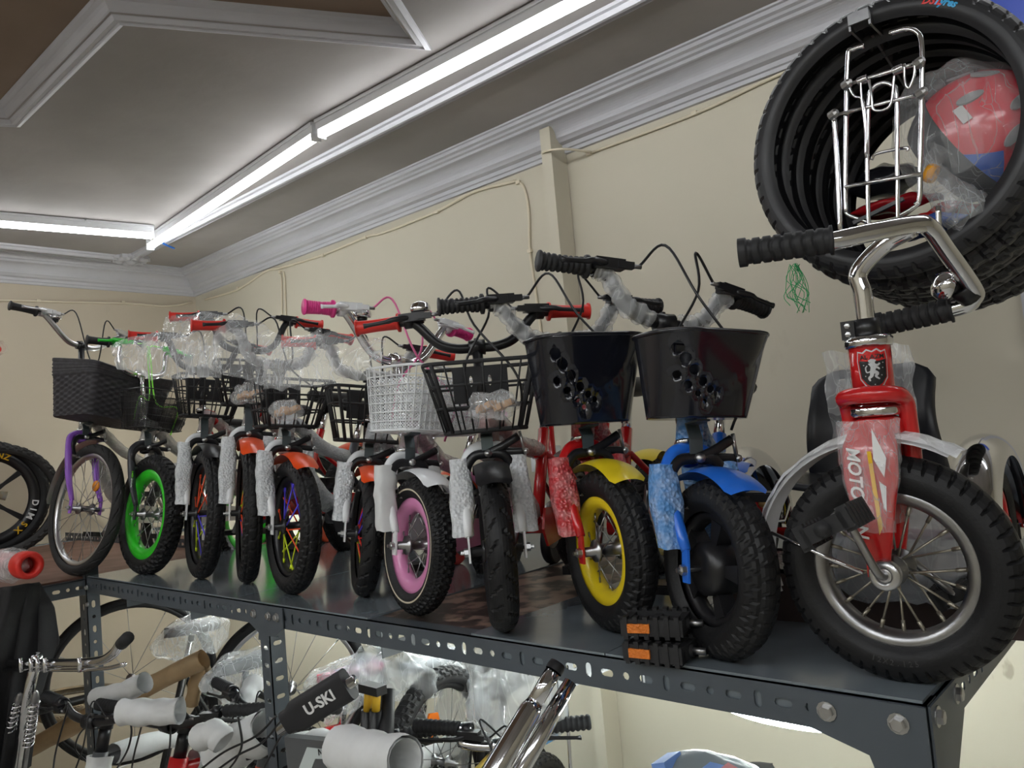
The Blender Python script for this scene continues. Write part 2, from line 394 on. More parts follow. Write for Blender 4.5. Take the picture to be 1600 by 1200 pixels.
# --- light tubes
M_TUBE = emit('lit_tube', (0.95, 0.98, 1.0), TUBE_POWER)
M_TCAP = mat('tube_fixture_white', (0.75, 0.76, 0.78), 0.35)
def tube_light(a, b, label, group=None):
    a = V(a); b = V(b); d = (b - a); L = d.length; d.normalize()
    t = empty('tube_light', (a + b) / 2, math.atan2(d.y, d.x), label, 'light', group)
    MB().box((0, 0, 0.033), (L, 0.036, 0.042)).box((0, 0.021, 0.046), (L, 0.006, 0.012)).box((0, -0.021, 0.046), (L, 0.006, 0.012)).build('fixture_body', M_TCAP, t)
    MB().tube([(-L / 2 + 0.012, 0, 0), (L / 2 - 0.012, 0, 0)], 0.0165, 12).build('lamp_tube', M_TUBE, t)
    for s_ in (-1, 1): MB().box((s_ * (L / 2 - 0.006), 0, 0.0), (0.012, 0.038, 0.036)).build('end_cap', M_TCAP, t)
    for k in (-0.3, 0.3): MB().box((k * L, 0.03, 0.049), (0.008, 0.012, 0.006)).build('clip', STL, t)
    return t
zt = CEIL - 0.055
c0 = at_z(234, 386, zt); c1 = at_z(495, 213, zt); c2 = at_z(902, 3, zt)
tube_light(c0, c1, 'lit white tube light along the ceiling bead, the one ending at the ceiling corner')
d2 = (c2 - c1).normalized(); tube_light(c1 + d2 * 0.02, c1 + d2 * 1.62, 'lit white tube light nearer the camera, running out of the top of the photo')
tube_light(c1 + d2 * 1.66, c1 + d2 * 3.2, 'third lit tube light of the row, overhead outside the frame')
l0 = at_z(240, 369, zt); l1 = at_z(0, 350, zt); dl = (l1 - l0).normalized()
tube_light(l0, l0 + dl * 1.6, 'lit white tube light crossing the far end of the ceiling at the left edge')
tube_light(l0 + dl * 1.66, l0 + dl * 3.2, 'lit tube light continuing the far row outside the frame')
for r_, (yy_, nm) in enumerate(((-0.6, 'nearest'), (-0.75, 'second'), (-1.5, 'third'), (-1.65, 'fourth'), (-2.4, 'farthest'))):  # unseen fill tubes, added to light the bicycles from the front
    for k in range(3):
        tube_light((-3.0 + 1.9 * k, yy_, zt), (-1.5 + 1.9 * k, yy_, zt), 'added fill tube light behind the camera, %s in the %s row from it' % (('left one', 'middle one', 'right one')[k], nm))
# blue connector by the tube corner
tag(MB().tube(spline([at_z(250, 377, zt), at_z(262, 384, zt), at_z(272, 388, zt)], 3), 0.006, 6).build('wire_connector', mat('blue_connector', (0.02, 0.2, 0.8), 0.4)), 'small blue wire connector at the end of the tube light', 'connector')

# --- surface wiring under the cornice, with clips
M_WIRE = mat('painted_cable', (0.62, 0.55, 0.42), 0.5)
def wallpts(L, off=0.006): return [at_y(x, y, WALL - off) for x, y in L]
wp = wallpts([(1320, 76), (1210, 120), (1085, 178), (925, 238)])
run = [V((p.x, WALL - 0.006, p.z)) for p in wp]
cw = empty('wall_cable', (0, 0, 0), 0, 'cream painted cable clipped to the long wall under the cornice', 'cable')
mbc = MB(); mbc.tube(spline(run, 8), 0.006, 6)
run2 = wallpts([(805, 283), (740, 300), (683, 330), (600, 363), (572, 370), (505, 398), (440, 418), (415, 424), (372, 452), (320, 468)])
mbc.tube(spline(run2, 8), 0.007, 6)
drop = wallpts([(805, 283), (818, 292), (826, 330), (828, 392), (836, 450), (850, 560), (858, 690)]); mbc.tube(spline(drop, 6), 0.006, 6)
drop2 = wallpts([(443, 424), (445, 440), (447, 500), (452, 600)]); mbc.tube(spline(drop2, 4), 0.005, 6)
drop3 = wallpts([(438, 424), (440, 440), (441, 500), (446, 600)]); mbc.tube(spline(drop3, 4), 0.005, 6)
mbc.build('cable_run', M_WIRE, cw)
for x, y in ((1085, 177), (920, 240), (810, 285), (683, 331), (571, 371), (505, 399), (438, 425), (828, 392), (372, 450)):
    p = at_y(x, y, WALL - 0.008); MB().box(p, (0.02, 0.014, 0.014)).build('cable_clip', M_WIRE, cw)
cb2 = empty('wall_cable', (0, 0, 0), 0, 'thin cream cable drooping along the far wall under the cornice', 'cable')
MB().tube(spline([at_x(x, y, XB + 0.006) for x, y in ((300, 472), (262, 478), (200, 474), (100, 472), (40, 470), (-60, 469))], 6), 0.006, 6).build('cable_run', M_WIRE, cb2)
for x, y in ((192, 472), (60, 470)): MB().box(at_x(x, y, XB + 0.008), (0.014, 0.02, 0.014)).build('cable_clip', M_WIRE, cb2)
# vertical cable trunk
tl = at_y(855, 192, WALL - 0.02); trr = at_y(886, 182, WALL - 0.02); bl = at_y(873, 413, WALL); br = at_y(905, 413, WALL)
tx0, tx1 = bl.x, br.x
tk = empty('cable_trunking', ((tx0 + tx1) / 2, WALL, 1.9), 0, 'flat cream vertical cable trunking box rising over the cornice', 'trunking')
MB().box((0.015, -0.051, (CEIL - 0.055 - 1.9 - 1.88) / 2), (0.05, 0.096, CEIL - 0.055 - 1.9 + 1.88)).build('trunk_body', M_WALL, tk)
MB().tube(spline([V((p.x - tk.location.x, -0.103 if k in (1, 2) else -0.01, p.z - 1.9)) for k, p in enumerate(wallpts([(925, 238), (905, 241), (872, 246), (858, 254)]))], 5), 0.005, 6).build('cable', M_WIRE, tk)
# electrical socket box
p = at_y(858, 716, WALL)
sk = empty('socket_box', (p.x, WALL, p.z), 0, 'white electrical socket box on the wall behind the red and yellow bicycle', 'socket')
MB().box((0, -0.02, 0), (0.13, 0.04, 0.1)).build('box', WHT, sk); MB().box((0, -0.043, 0.0), (0.11, 0.006, 0.08)).build('cover', WHT, sk); MB().box((-0.02, -0.047, 0), (0.008, 0.003, 0.02)).build('slot', BLK, sk)
# end of the wall at the right edge: door jamb
p = at_y(1584, 460, WALL)
tag(slab((p.x + 0.02, WALL - 0.03, 0), (p.x + 0.14, WALL, 2.35)).build('trim_6', M_TRIM), kind='structure')
# blue wall panel above the tyres
q = at_y(1560, 10, WALL)
tag(slab((q.x - 0.05, WALL - 0.012, q.z - 0.12), (q.x + 0.6, WALL, q.z + 0.35)).build('sign_board', mat('blue_board', (0.02, 0.06, 0.4), 0.4)), 'plain royal blue board on the wall above the tyres', 'board')

# ================================================================ SHELF of slotted angle
XR = -0.317; YF = 1.075
XP = [-3.11, -1.87, XR]
def hole_row(L, kinds, pitch=0.038, h=0.05, off=0.02):
    out = []; k = 0; x = off
    while x < L - 0.012:
        c = kinds[k % len(kinds)]; k += 1
        if c == 'o': out.append(oval(x, h / 2, 0.0065, 0.0065, 8))
        elif c == 'h': out.append([(x + sg * 0.0068 + 0.0062 * math.cos(math.radians(q)), h / 2 + 0.0062 * math.sin(math.radians(q))) for sg, q0 in ((1, -90), (-1, 90)) for q in (q0, q0 + 45, q0 + 90, q0 + 135, q0 + 180)])
        elif c == 'v': out.append([(x + 0.0056 * math.cos(math.radians(q)), h / 2 + sg * 0.0068 + 0.0056 * math.sin(math.radians(q))) for sg, q0 in ((1, 0), (-1, 180)) for q in (q0, q0 + 45, q0 + 90, q0 + 135, q0 + 180)])
        x += pitch
    return out
def angle(name, a, b, up, out, parent, w1=0.05, w2=0.04, kinds='hohv', t=0.0025, holes2=False, pitch=0.038, m=None):
    """slotted angle bar from a to b: holed flange spans `up`, second flange spans `out`"""
    a = V(a); b = V(b); d = (b - a); L = d.length; d.normalize(); up = V(up); out = V(out); mb = MB()
    mb.prism([(0, 0), (L, 0), (L, w1), (0, w1)], t, lambda x, y, z: a + d * x + up * y + out * z, holes=hole_row(L, kinds, pitch, w1))
    if holes2: mb.prism([(0, 0), (L, 0), (L, w2), (0, w2)], t, lambda x, y, z: a + d * x + out * y + up * z, holes=hole_row(L, kinds, pitch, w2, 0.03))
    else: mb.prism([(0, 0), (L, 0), (L, w2), (0, w2)], t, lambda x, y, z: a + d * x + out * y + up * z)
    return mb.build(name, m or GRYP, parent)
def bolt(p, n, parent, r=0.0085):
    mb = MB(); mb.lathe([(0, 0.0085), (r * 0.8, 0.0085), (r, 0.007), (r, 0)], p, n, 6, smooth=False); mb.lathe([(r * 1.35, 0.0), (r * 1.35, 0.0015), (0, 0.0015)], p, n, 12, smooth=False)
    return mb.build('bolt', ZNC, parent)
sh = empty('shelf_rack', (0, 0, 0), 0, 'long grey shelf rack of perforated steel angle holding the small bicycles', 'shelf')
ZT = SH - 0.004
# front rail: vertical flange hangs down, other flange under the panels
angle('front_rail', (XP[0], YF, ZT), (XR, YF, ZT), (0, 0, -1), (0, 1, 0), sh, 0.055)
angle('rear_rail', (XP[0], WALL - 0.11, ZT), (XR, WALL - 0.11, ZT), (0, 0, -1), (0, -1, 0), sh, 0.05)
angle('end_rail', (XR, YF, ZT), (XR, WALL - 0.12, ZT), (0, 0, -1), (-1, 0, 0), sh, 0.055)
for k, x in enumerate((-2.72, -2.33, -1.45, -0.92, -0.6)):
    xx = [at_z(p, q, SH - 0.06).x for p, q in ((205, 935), (298, 955), (592, 1012), (870, 1062), (1000, 1090))][k]
    angle('cross_beam', (xx, YF + 0.004, SH - 0.010), (xx, WALL - 0.14, SH - 0.010), (0, 0, -1), (1, 0, 0), sh, 0.075 if k < 4 else 0.05, kinds='hh')
# posts: front flange + side flange
for k, x in enumerate(XP):
    top = SH + 0.05 if k == 0 else SH - 0.006
    s_ = -1
    angle('post', (x, YF - 0.003, 0.02), (x, YF - 0.003, top), (s_, 0, 0), (0, 1, 0), sh, 0.045 if k else 0.07, 0.045, kinds='oh' if k == 0 else ('v' if k == 1 else 'o'), holes2=True, pitch=0.045 if k < 2 else 0.3)
    if k != 1: angle('post', (x, WALL - 0.12, 0.02), (x, WALL - 0.12, SH - 0.006), (s_, 0, 0), (0, -1, 0), sh, 0.045, 0.045, kinds='oh', pitch=0.1)
# corner plates with bolts
for x, s_, gk in ((XR, -1, 1.0), (XP[1], 1, 0.5), (XP[1] + 0.001, -1, 0.6)):
    mb = MB(); mb.prism([(0, 0), (s_ * 0.15 * gk, 0), (s_ * 0.15 * gk, -0.05), (s_ * 0.075 * gk, -0.072), (s_ * 0.05, -0.15 * gk), (0, -0.15 * gk)], 0.003, lambda px, py, z: V((x + px, YF - 0.004 - z, SH - 0.006 + py))); mb.build('gusset_plate', GRYP, sh)
mb = MB(); mb.prism([(0, 0), (0.15, 0), (0.15, -0.05), (0.05, -0.15), (0, -0.15)], 0.003, lambda px, py, z: V((XR + 0.001 + z, YF + px, SH - 0.006 + py))); mb.build('gusset_plate', GRYP, sh)
for dx, dz in ((-0.034, -0.03), (-0.125, -0.03), (-0.03, -0.12)): bolt((XR + dx, YF - 0.0075, SH + dz), (0, -1, 0), sh, 0.010)
for dy, dz in ((0.025, -0.025), (0.03, -0.125), (0.12, -0.025)): bolt((XR + 0.004, YF + dy, SH + dz), (1, 0, 0), sh, 0.010)
for dx in (-0.06, 0.012, 0.05): bolt((XP[1] + dx, YF - 0.0075, SH - 0.03), (0, -1, 0), sh)
for dz in (0.02, -0.04, -0.1): bolt((XP[0] + 0.02, YF - 0.006, SH + dz), (0, -1, 0), sh, 0.007)
# sheet panels
M_PANEL = mat('shelf_panel_gloss_grey', (0.20, 0.235, 0.262), 0.14, spec=0.6, noise_amt=0.25, nscale=5, bump=0.08, bscale=5, coat=0.3)
def panel(x0, x1, m, z0=SH - 0.004, y0=YF + 0.002, y1=WALL - 0.101, name='panel'):
    mb = MB(); mb.box(((x0 + x1) / 2, (y0 + y1) / 2, z0 + 0.002), (x1 - x0 - 0.003, y1 - y0, 0.004))
    for xx in (x0 + 0.004, x1 - 0.004): mb.box((xx, (y0 + y1) / 2, z0 - 0.012), (0.003, y1 - y0, 0.02))
    if name == 'panel': mb.box(((x0 + x1) / 2 - 0.012, YF + 0.0065, z0 - 0.024), (x1 - x0 - 0.17, 0.0025, 0.048))
    return mb.build(name, m, sh)
g0 = at_z(600, 958, SH).x; g1 = at_z(748, 985, SH).x; s0 = at_z(390, 928, SH).x; s1 = at_z(938, 1024, SH).x
panel(XP[0] + 0.01, s0, M_PANEL); panel(s0, g0, M_PANEL); panel(g1, s1, M_PANEL); panel(s1, XR - 0.004, M_PANEL)
M_CARD = mat('stained_brown_board', (0.30, 0.20, 0.15), 0.3, col2=(0.035, 0.025, 0.022), nscale=18, spec=0.5, detail=8)
rr_ = M_CARD.node_tree.nodes['Color Ramp'].color_ramp; rr_.elements[0].position = 0.46; rr_.elements[1].position = 0.56
mb = MB(); mb.box(((g0 + g1) / 2, (YF + WALL) / 2 - 0.06, SH - 0.006), (g1 - g0 + 0.02, WALL - YF - 0.14, 0.004)); 
o = mb.build('board_panel', M_CARD, sh); o['label'] = 'stained brown board filling the gap between grey panels'
# wing of the shelf along the far wall
wg = empty('shelf_rack', (0, 0, 0), 0, 'far wing of the grey shelf rack turning along the far wall at left', 'shelf')
angle('side_rail', (XP[0] - 0.002, YF - 0.004, SH - 0.012), (XP[0] - 0.002, -1.2, SH - 0.012), (0, 0, -1), (-1, 0, 0), wg, 0.055)
angle('rear_rail', (XB + 0.03, -1.2, SH - 0.012), (XB + 0.03, WALL - 0.05, SH - 0.012), (0, 0, -1), (1, 0, 0), wg, 0.05)
angle('front_rail', (XB + 0.03, YF + 0.55, SH - 0.01), (XP[0] - 0.01, YF + 0.55, SH - 0.01), (0, 0, 1), (0, 1, 0), wg, 0.045)
mb = MB(); mb.box(((XB + XP[0]) / 2 + 0.1, 0.6, SH - 0.007), (XP[0] - XB - 0.25, 2.6, 0.006)); o = mb.build('panel', mat('red_brown_board', (0.22, 0.11, 0.08), 0.5, noise_amt=0.3), wg)
bolt((XP[0] + 0.002, YF - 0.17, SH - 0.03), (1, 0, 0), wg); angle('post', (XP[0], -1.15, 0.02), (XP[0], -1.15, SH - 0.02), (0, 1, 0), (-1, 0, 0), wg, 0.045)
angle('post', (XB + 0.03, 0.4, 0.02), (XB + 0.03, 0.4, SH - 0.02), (0, 1, 0), (1, 0, 0), wg, 0.045)
# LED strip hung under the shelf
ls = empty('light_strip', (0, 0, 0), 0, 'lit white LED strip sagging under the right end of the shelf', 'light')
L = [at_y(x, y, 1.5) for x, y in ((1060, 1075), (1120, 1098), (1180, 1120), (1250, 1134), (1320, 1140), (1345, 1138), (1400, 1120))]
for q in L: q.z = min(q.z, SH - 0.02)
M_STRIP = emit('lit_strip', (0.93, 1.0, 0.97), STRIP_POWER)
pts = spline(L, 8)
MB().tube(pts, 0.0085, 8).build('strip_tube', M_STRIP, ls)
l0_ = empty('light_strip', (0, 0, 0), 0, 'long unseen LED strip added beneath the shelf to light the wall', 'light')  # second strip is unseen, added to brighten the wall below the shelf
MB().tube([(-4.6, 1.95, SH - 0.06), (-0.45, 1.95, SH - 0.06)], 0.006, 8).build('strip_tube', M_STRIP, l0_)
# ================================================================ WHEELS AND TYRES
def tire_mb(R, w, kind, N=150, Mm=18, full=1.0):
    if N > 90: N, Mm = {'knob': (264, 24), 'diamond': (364, 24), 'vee': (240, 24), 'brick': (240, 26), 'slash': (312, 22)}[kind]
    rt = w / 2; Rc = R - rt; mb = MB()
    def fn(u, v):
        th = u * 2 * PI; ps = (v - 0.5) * 2 * 2.35 * full; d = 0.0; a = abs(ps)
        if kind == 'knob' and a < 1.35:
            c = int(a / 0.34); d = 0.0035 if (th * 22 / PI + (0.5 if c % 2 else 0)) % 1.0 < 0.6 else -0.0015
        elif kind == 'diamond' and a < 1.3:
            g = min(abs((th * 26 / PI + ps * 1.3) % 1 - 0.5), abs((th * 26 / PI - ps * 1.3) % 1 - 0.5)); d = 0.0015 if g > 0.13 else -0.0018
        elif kind == 'vee' and a < 1.25:
            s_ = 1 if ps > 0 else 0; g = (th * 12 / PI + a * 0.75 + 0.5 * s_) % 1; d = -0.0032 if g < 0.14 and a > 0.12 else 0
        elif kind == 'brick' and a < 1.35:
            z = 0.12 * abs(((a * 1.5) % 1) - 0.5); g = (th * 20 / PI + z + (0.5 if int(a / 0.45) % 2 else 0)) % 1; d = -0.002 if g < 0.2 or (a % 0.45) < 0.09 else 0.0006
        elif kind == 'slash' and 0.2 < a < 1.1:
            g = (th * 26 / PI + a * 0.3) % 1; d = -0.003 if g < 0.2 else 0.0008
        r_ = rt + d
        lat = r_ * math.sin(ps); rr = Rc + r_ * math.cos(ps)
        if a > 1.95: lat *= 0.92
        return V((rr * math.cos(th), lat, rr * math.sin(th)))
    mb.grid(fn, N, Mm, closeu=True)
    for i in range(len(mb.f)):
        j = i % (Mm - 1)
        if abs((j + 0.5) / (Mm - 1) - 0.5) * 2 * 2.35 < 1.45: mb.sm[i] = False
    # bead: bring the edges inward so the tyre reads closed
    def bead(s_):
        ps = s_ * 2.35 * full; lat = rt * math.sin(ps); rr = Rc + rt * math.cos(ps)
        mb.lathe([(rr, -lat), (rr - 0.003, -lat * 0.85), (rr - 0.001, -lat * 0.6)], (0, 0, 0), (0, -1, 0), 64)
    return mb
AX_Y = (0, 1, 0)
def rim_mb(R, w, depth=0.016, wid=0.026):
    ro = R - w * 0.86; h = wid / 2
    return MB().lathe([(ro + 0.004, -h), (ro + 0.005, -h + 0.003), (ro - 0.002, -h + 0.004), (ro - depth * 0.55, -h * 0.5), (ro - depth * 0.6, h * 0.5), (ro - 0.002, h - 0.004), (ro + 0.005, h - 0.003), (ro + 0.004, h), (ro - depth * 0.5, h + 0.001), (ro - depth, h * 0.55), (ro - depth, -h * 0.55), (ro - depth * 0.5, -h - 0.001)], (0, 0, 0), AX_Y, 56, close=True), ro - depth
def spoke_mb(R_in, hub_r, side, swing, r=0.0012):
    a = V((hub_r * math.cos(swing), side * 0.022, hub_r * math.sin(swing))); b = V((R_in + 0.002, side * 0.003, 0))
    m = MB().tube([a, b], r, 5); c = b + (a - b).normalized() * 0.016; m.tube([b, c], r * 1.7, 5); return m
def roty(a): return Matrix.Rotation(a, 4, 'Y')
def wheel(parent, R, w, tread, rim_m, spoke_ms, nsp=18, swing=0.5, tire_m=None, hub_m=None, hubw=0.1, pos=None, mag=False, wide=0.026, sp_r=0.0012, deep=0.016, nres=150):
    """tire, rim > hub, spokes; returns the objects for re-use on a rear wheel"""
    P = Matrix.Translation(pos if pos is not None else (0, 0, R)); objs = {}
    t = tire_mb(R, w, tread, nres).build('tire', tire_m or RUB, parent, P)
    rmb, rin = rim_mb(R, w, deep, wide); rim = rmb.build('rim', rim_m, parent, P)
    h = MB().lathe([(0, -hubw / 2 - 0.012), (0.004, -hubw / 2 - 0.012), (0.004, -hubw / 2), (0.009, -hubw / 2), (0.009, -0.03), (0.021, -0.028), (0.021, -0.023), (0.012, -0.019), (0.0105, 0), (0.012, 0.019), (0.021, 0.023), (0.021, 0.028), (0.009, 0.03), (0.009, hubw / 2), (0.004, hubw / 2), (0.004, hubw / 2 + 0.012), (0, hubw / 2 + 0.012)], (0, 0, 0), AX_Y, 16)
    if mag:
        h = MB().lathe([(0, -0.03), (0.03, -0.032), (0.042, -0.024), (0.044, 0.0), (0.042, 0.024), (0.03, 0.032), (0, 0.03)], (0, 0, 0), AX_Y, 24)
        h.lathe([(0, -hubw / 2 - 0.01), (0.005, -hubw / 2 - 0.01), (0.005, -0.03)], (0, 0, 0), AX_Y, 8).lathe([(0.005, 0.03), (0.005, hubw / 2 + 0.01), (0, hubw / 2 + 0.01)], (0, 0, 0), AX_Y, 8)
    hub = h.build('hub', hub_m or STL, rim)
    if mag:
        L = rin + 0.004
        sm = MB().prism([(0.034, -0.015), (L * 0.55, -0.0085), (L, -0.014), (L, 0.014), (L * 0.55, 0.0085), (0.034, 0.015)], 0.026, lambda x, y, z: V((x, z - 0.013, y)), smooth=False)
        s0_ = sm.build('spoke', rim_m, rim)
        for k in range(1, 5): share(s0_, rim, roty(2 * PI * k / 5))
    else:
        cache = {}
        for k in range(nsp):
            side = 1 if k % 2 else -1; sw = swing if (k // 2) % 2 else -swing; mm = spoke_ms[(k * len(spoke_ms)) // nsp]; key = (side, sw, mm.name)
            M = roty(2 * PI * k / nsp)
            if key not in cache: cache[key] = spoke_mb(rin, 0.019, side, sw, sp_r).build('spoke', mm, rim, M)
            else: share(cache[key], rim, M)
    return t, rim
def copy_wheel(t, rim, parent, M):
    share(t, parent, M); r2 = share(rim, parent, M)
    for c in list(rim.children): share(c, r2, c.matrix_local.copy())

# ================================================================ PARTS OF A SMALL BICYCLE
def rloop(hw, d, y0, r, n=8):
    """rounded rectangle loop in plan: back edge at x=y0, depth d forward, half width hw"""
    pts = []
    for cx, cy, a0 in ((y0 + d - r, hw - r, 0), (y0 + r, hw - r, 90), (y0 + r, -hw + r, 180), (y0 + d - r, -hw + r, 270)):
        for k in range(n + 1):
            a = math.radians(a0 + 90 * k / n); pts.append((cx + r * math.cos(a), cy + r * math.sin(a)))
    return pts
def loop_len(pts):
    L = [0]
    for i in range(len(pts)): a, b = pts[i], pts[(i + 1) % len(pts)]; L.append(L[-1] + math.hypot(b[0] - a[0], b[1] - a[1]))
    return L
def loop_at(pts, L, u):
    s_ = (u % 1.0) * L[-1]
    for i in range(len(pts)):
        if s_ <= L[i + 1] + 1e-12:
            k = (s_ - L[i]) / max(1e-9, L[i + 1] - L[i]); a, b = pts[i], pts[(i + 1) % len(pts)]
            return (a[0] + (b[0] - a[0]) * k, a[1] + (b[1] - a[1]) * k)
    return pts[0]
def basket_fn(z0, z1, top, bot, x0, r=0.03, xb=None):
    """(u, v) -> point; top/bot = (half width, depth). u=0 at middle of the front edge"""
    lt = rloop(top[0], top[1], x0, r); lb = rloop(bot[0], bot[1], x0 if xb is None else xb, r)
    Lt, Lb = loop_len(lt), loop_len(lb)
    # front middle: arc position; the loop starts at the front-right (+y) corner
    def start(l, L, hw): 
        n = len(l); 
        last = l[-1]; d = abs(last[1]); return (L[n - 1] + d) / L[-1]
    st, sb = start(lt, Lt, top[0]), start(lb, Lb, bot[0])
    def f(u, v, off=0.0):
        a = loop_at(lt, Lt, u + st); b = loop_at(lb, Lb, u + sb)
        return V((b[0] + (a[0] - b[0]) * v, b[1] + (a[1] - b[1]) * v, z0 + (z1 - z0) * v))
    return f
def basket_grid(f, parent, m, tilt=None, M=None):
    mb = MB(); n = 48
    for v, r in ((1.0, 0.0042), (0.68, 0.0026), (0.36, 0.0026), (0.0, 0.0045)):
        pts = [f(k / n, v) for k in range(n + 1)]; mb.tube(pts, r, 6, cap=False, flat=0.6)
    us = [0.0, 0.052, 0.104, -0.052, -0.104, 0.17, -0.17, 0.215, -0.215, 0.255, -0.255, 0.30, -0.30, 0.42, 0.58]
    for u in us: mb.tube([f(u, v) for v in (0, 0.5, 1)], 0.0029, 6, flat=0.7)
    for u in (0.138, -0.138, 0.348, -0.348): mb.tube([f(u, v) for v in (0, 0.5, 1)], 0.0048, 6)
    # floor bars
    a = [f(k / 20, 0) for k in range(20)]; xs = [p.x for p in a]; ys = [p.y for p in a]; z = a[0].z
    for k in range(5): y = min(ys) + (max(ys) - min(ys)) * (k + 0.5) / 5; mb.tube([(min(xs), y, z), (max(xs), y, z)], 0.0026, 5)
    for k in range(3): x = min(xs) + (max(xs) - min(xs)) * (k + 0.5) / 3; mb.tube([(x, min(ys), z), (x, max(ys), z)], 0.0026, 5)
    b = mb.build('basket', m, parent, M)
    # solid back plate with slots
    c0, c1 = f(0.44, 0.3), f(0.56, 1.0); x = c0.x; w_ = abs(c1.y - c0.y) / 2 + 0.02; zc = (f(0.5, 0.45).z); zh = f(0.5, 1.0).z - zc
    mb = MB(); mb.prism([(-w_, 0), (w_, 0), (w_, zh), (-w_, zh)], 0.004, lambda px, py, z_: V((x + 0.002 + z_, px, zc + py)), holes=[oval(-0.02, zh * 0.62, 0.004, 0.012, 8), oval(0.02, zh * 0.62, 0.004, 0.012, 8), oval(0, zh * 0.25, 0.012, 0.004, 8)])
    mb.build('back_plate', BLKM, b); return b
def basket_solid(f, parent, M=None, L=0.66, H=0.13):
    mb = MB(); hs = []
    def hole(u, v, a, b, rot=0): hs.append(oval(u * L, v * H, a, b, 12, rot))
    for s_ in (-1, 1):
        for u, v, a in ((0.145, 0.80, 0.0125), (0.125, 0.68, 0.0115), (0.100, 0.55, 0.0105), (0.072, 0.42, 0.0095), (0.043, 0.33, 0.0075), (0.018, 0.27, 0.0065), (0.150, 0.50, 0.0085), (0.118, 0.38, 0.0085), (0.086, 0.28, 0.0065), (0.060, 0.19, 0.0055)):
            if s_ < 0: hole(s_ * u, v, a, a * 0.72)
    for k in range(4): hole(0.235 + 0.022 * k, 0.28 + 0.09 * k, 0.0035, 0.0075, 0.0)
    
    hh = [[(p[0] + L / 2, p[1]) for p in h] for h in hs]
    def inh(x, y):
        return any(abs(x - sum(p[0] for p in h) / 12) < 0.016 and abs(y - sum(p[1] for p in h) / 12) < 0.013 for h in hh)
    ex = [(0.004 + (L - 0.008) * i / 80, 0.004 + (H - 0.008) * j / 13) for i in range(81) for j in range(14)]
    ex = [e for e in ex if not inh(*e)]
    def fr(x, y, z):
        u = x / L - 0.5; v = y / H; p = f(u, v); q = f(u + 0.5, v)
        out = (V((p.x, p.y, 0)) - V((f(0.5, v).x + 0.06, 0, 0))); out.z = 0; out.normalize()
        k = 0.0
        if abs(u) < 0.2:
            lim = 0.30 + 0.75 * (abs(u + 0.02) / 0.18) ** 2 if u > -0.02 else 0.30 + 0.75 * (abs(u + 0.02) / 0.14) ** 2
            k = max(0, min(1, (v - lim) / 0.05)) * 0.0035
        return p + out * (k - z)
    mb.prism([(0, 0)] + [(L * k / 60, 0) for k in range(1, 60)] + [(L, 0)] + [(L, H)] + [(L - L * k / 60, H) for k in range(1, 60)] + [(0, H)], 0.0022, fr, holes=hh, extra=ex, smooth=True)
    n = 60; pts = [f(k / n, 1.0) for k in range(n + 1)]; mb.tube(pts, 0.0038, 8, cap=False)
    a = [f(k / 40, 0.0) for k in range(40)]; z = a[0].z
    mb.add([(p.x, p.y, p.z) for p in a] + [(sum(p.x for p in a) / 40, 0, z)], [(k, (k + 1) % 40, 40) for k in range(40)], False)
    b = mb.build('basket', BGL, parent, M)
    return b
def basket_wire(f, parent, m, M=None, nv=7, nu=44, mesh_m=None, r=0.0014):
    mb = MB()
    for k in range(nv + 1): mb.tube([f(i / 48, k / nv) for i in range(49)], r * 2 if k in (0, nv) else r, 5, cap=False)
    for k in range(nu): mb.tube([f(k / nu, v) for v in (0, 1)], r, 4, cap=False)
    a = [f(k / 40, 0) for k in range(40)]; xs = [p.x for p in a]; ys = [p.y for p in a]; z = a[0].z
    for k in range(9): y = min(ys) + (max(ys) - min(ys)) * (k + 0.5) / 9; mb.tube([(min(xs), y, z), (max(xs), y, z)], r, 4)
    for k in range(5): x = min(xs) + (max(xs) - min(xs)) * (k + 0.5) / 5; mb.tube([(x, min(ys), z), (x, max(ys), z)], r, 4)
    b = mb.build('basket', m, parent, M)
    if mesh_m:
        mb = MB(); L = 0.7; nn = 90; mv = 16
        for i in range(nn):
            for j in range(mv):
                for s_ in (-1, 1):
                    u = i / nn; v = j / mv * 0.8; p = f(u, v); q = f(u + s_ / nn, v + 0.8 / mv); c = V((f(0.5, 0.5).x + 0.07, 0, 0)); 
                    sh_ = lambda t: V((c.x + (t.x - c.x) * 0.965, t.y * 0.965, t.z + 0.003))
                    p, q = sh_(p), sh_(q); d = V((0, 0, 0.0016)); e = (q - p).cross(V((p.x - c.x, p.y, 0))).normalized() * 0.0011
                    mb.add([p - e, q - e, q + e, p + e], [(0, 1, 2, 3)], False)
        mb.build('mesh_liner', mesh_m, b)['kind'] = 'stuff'
    return b
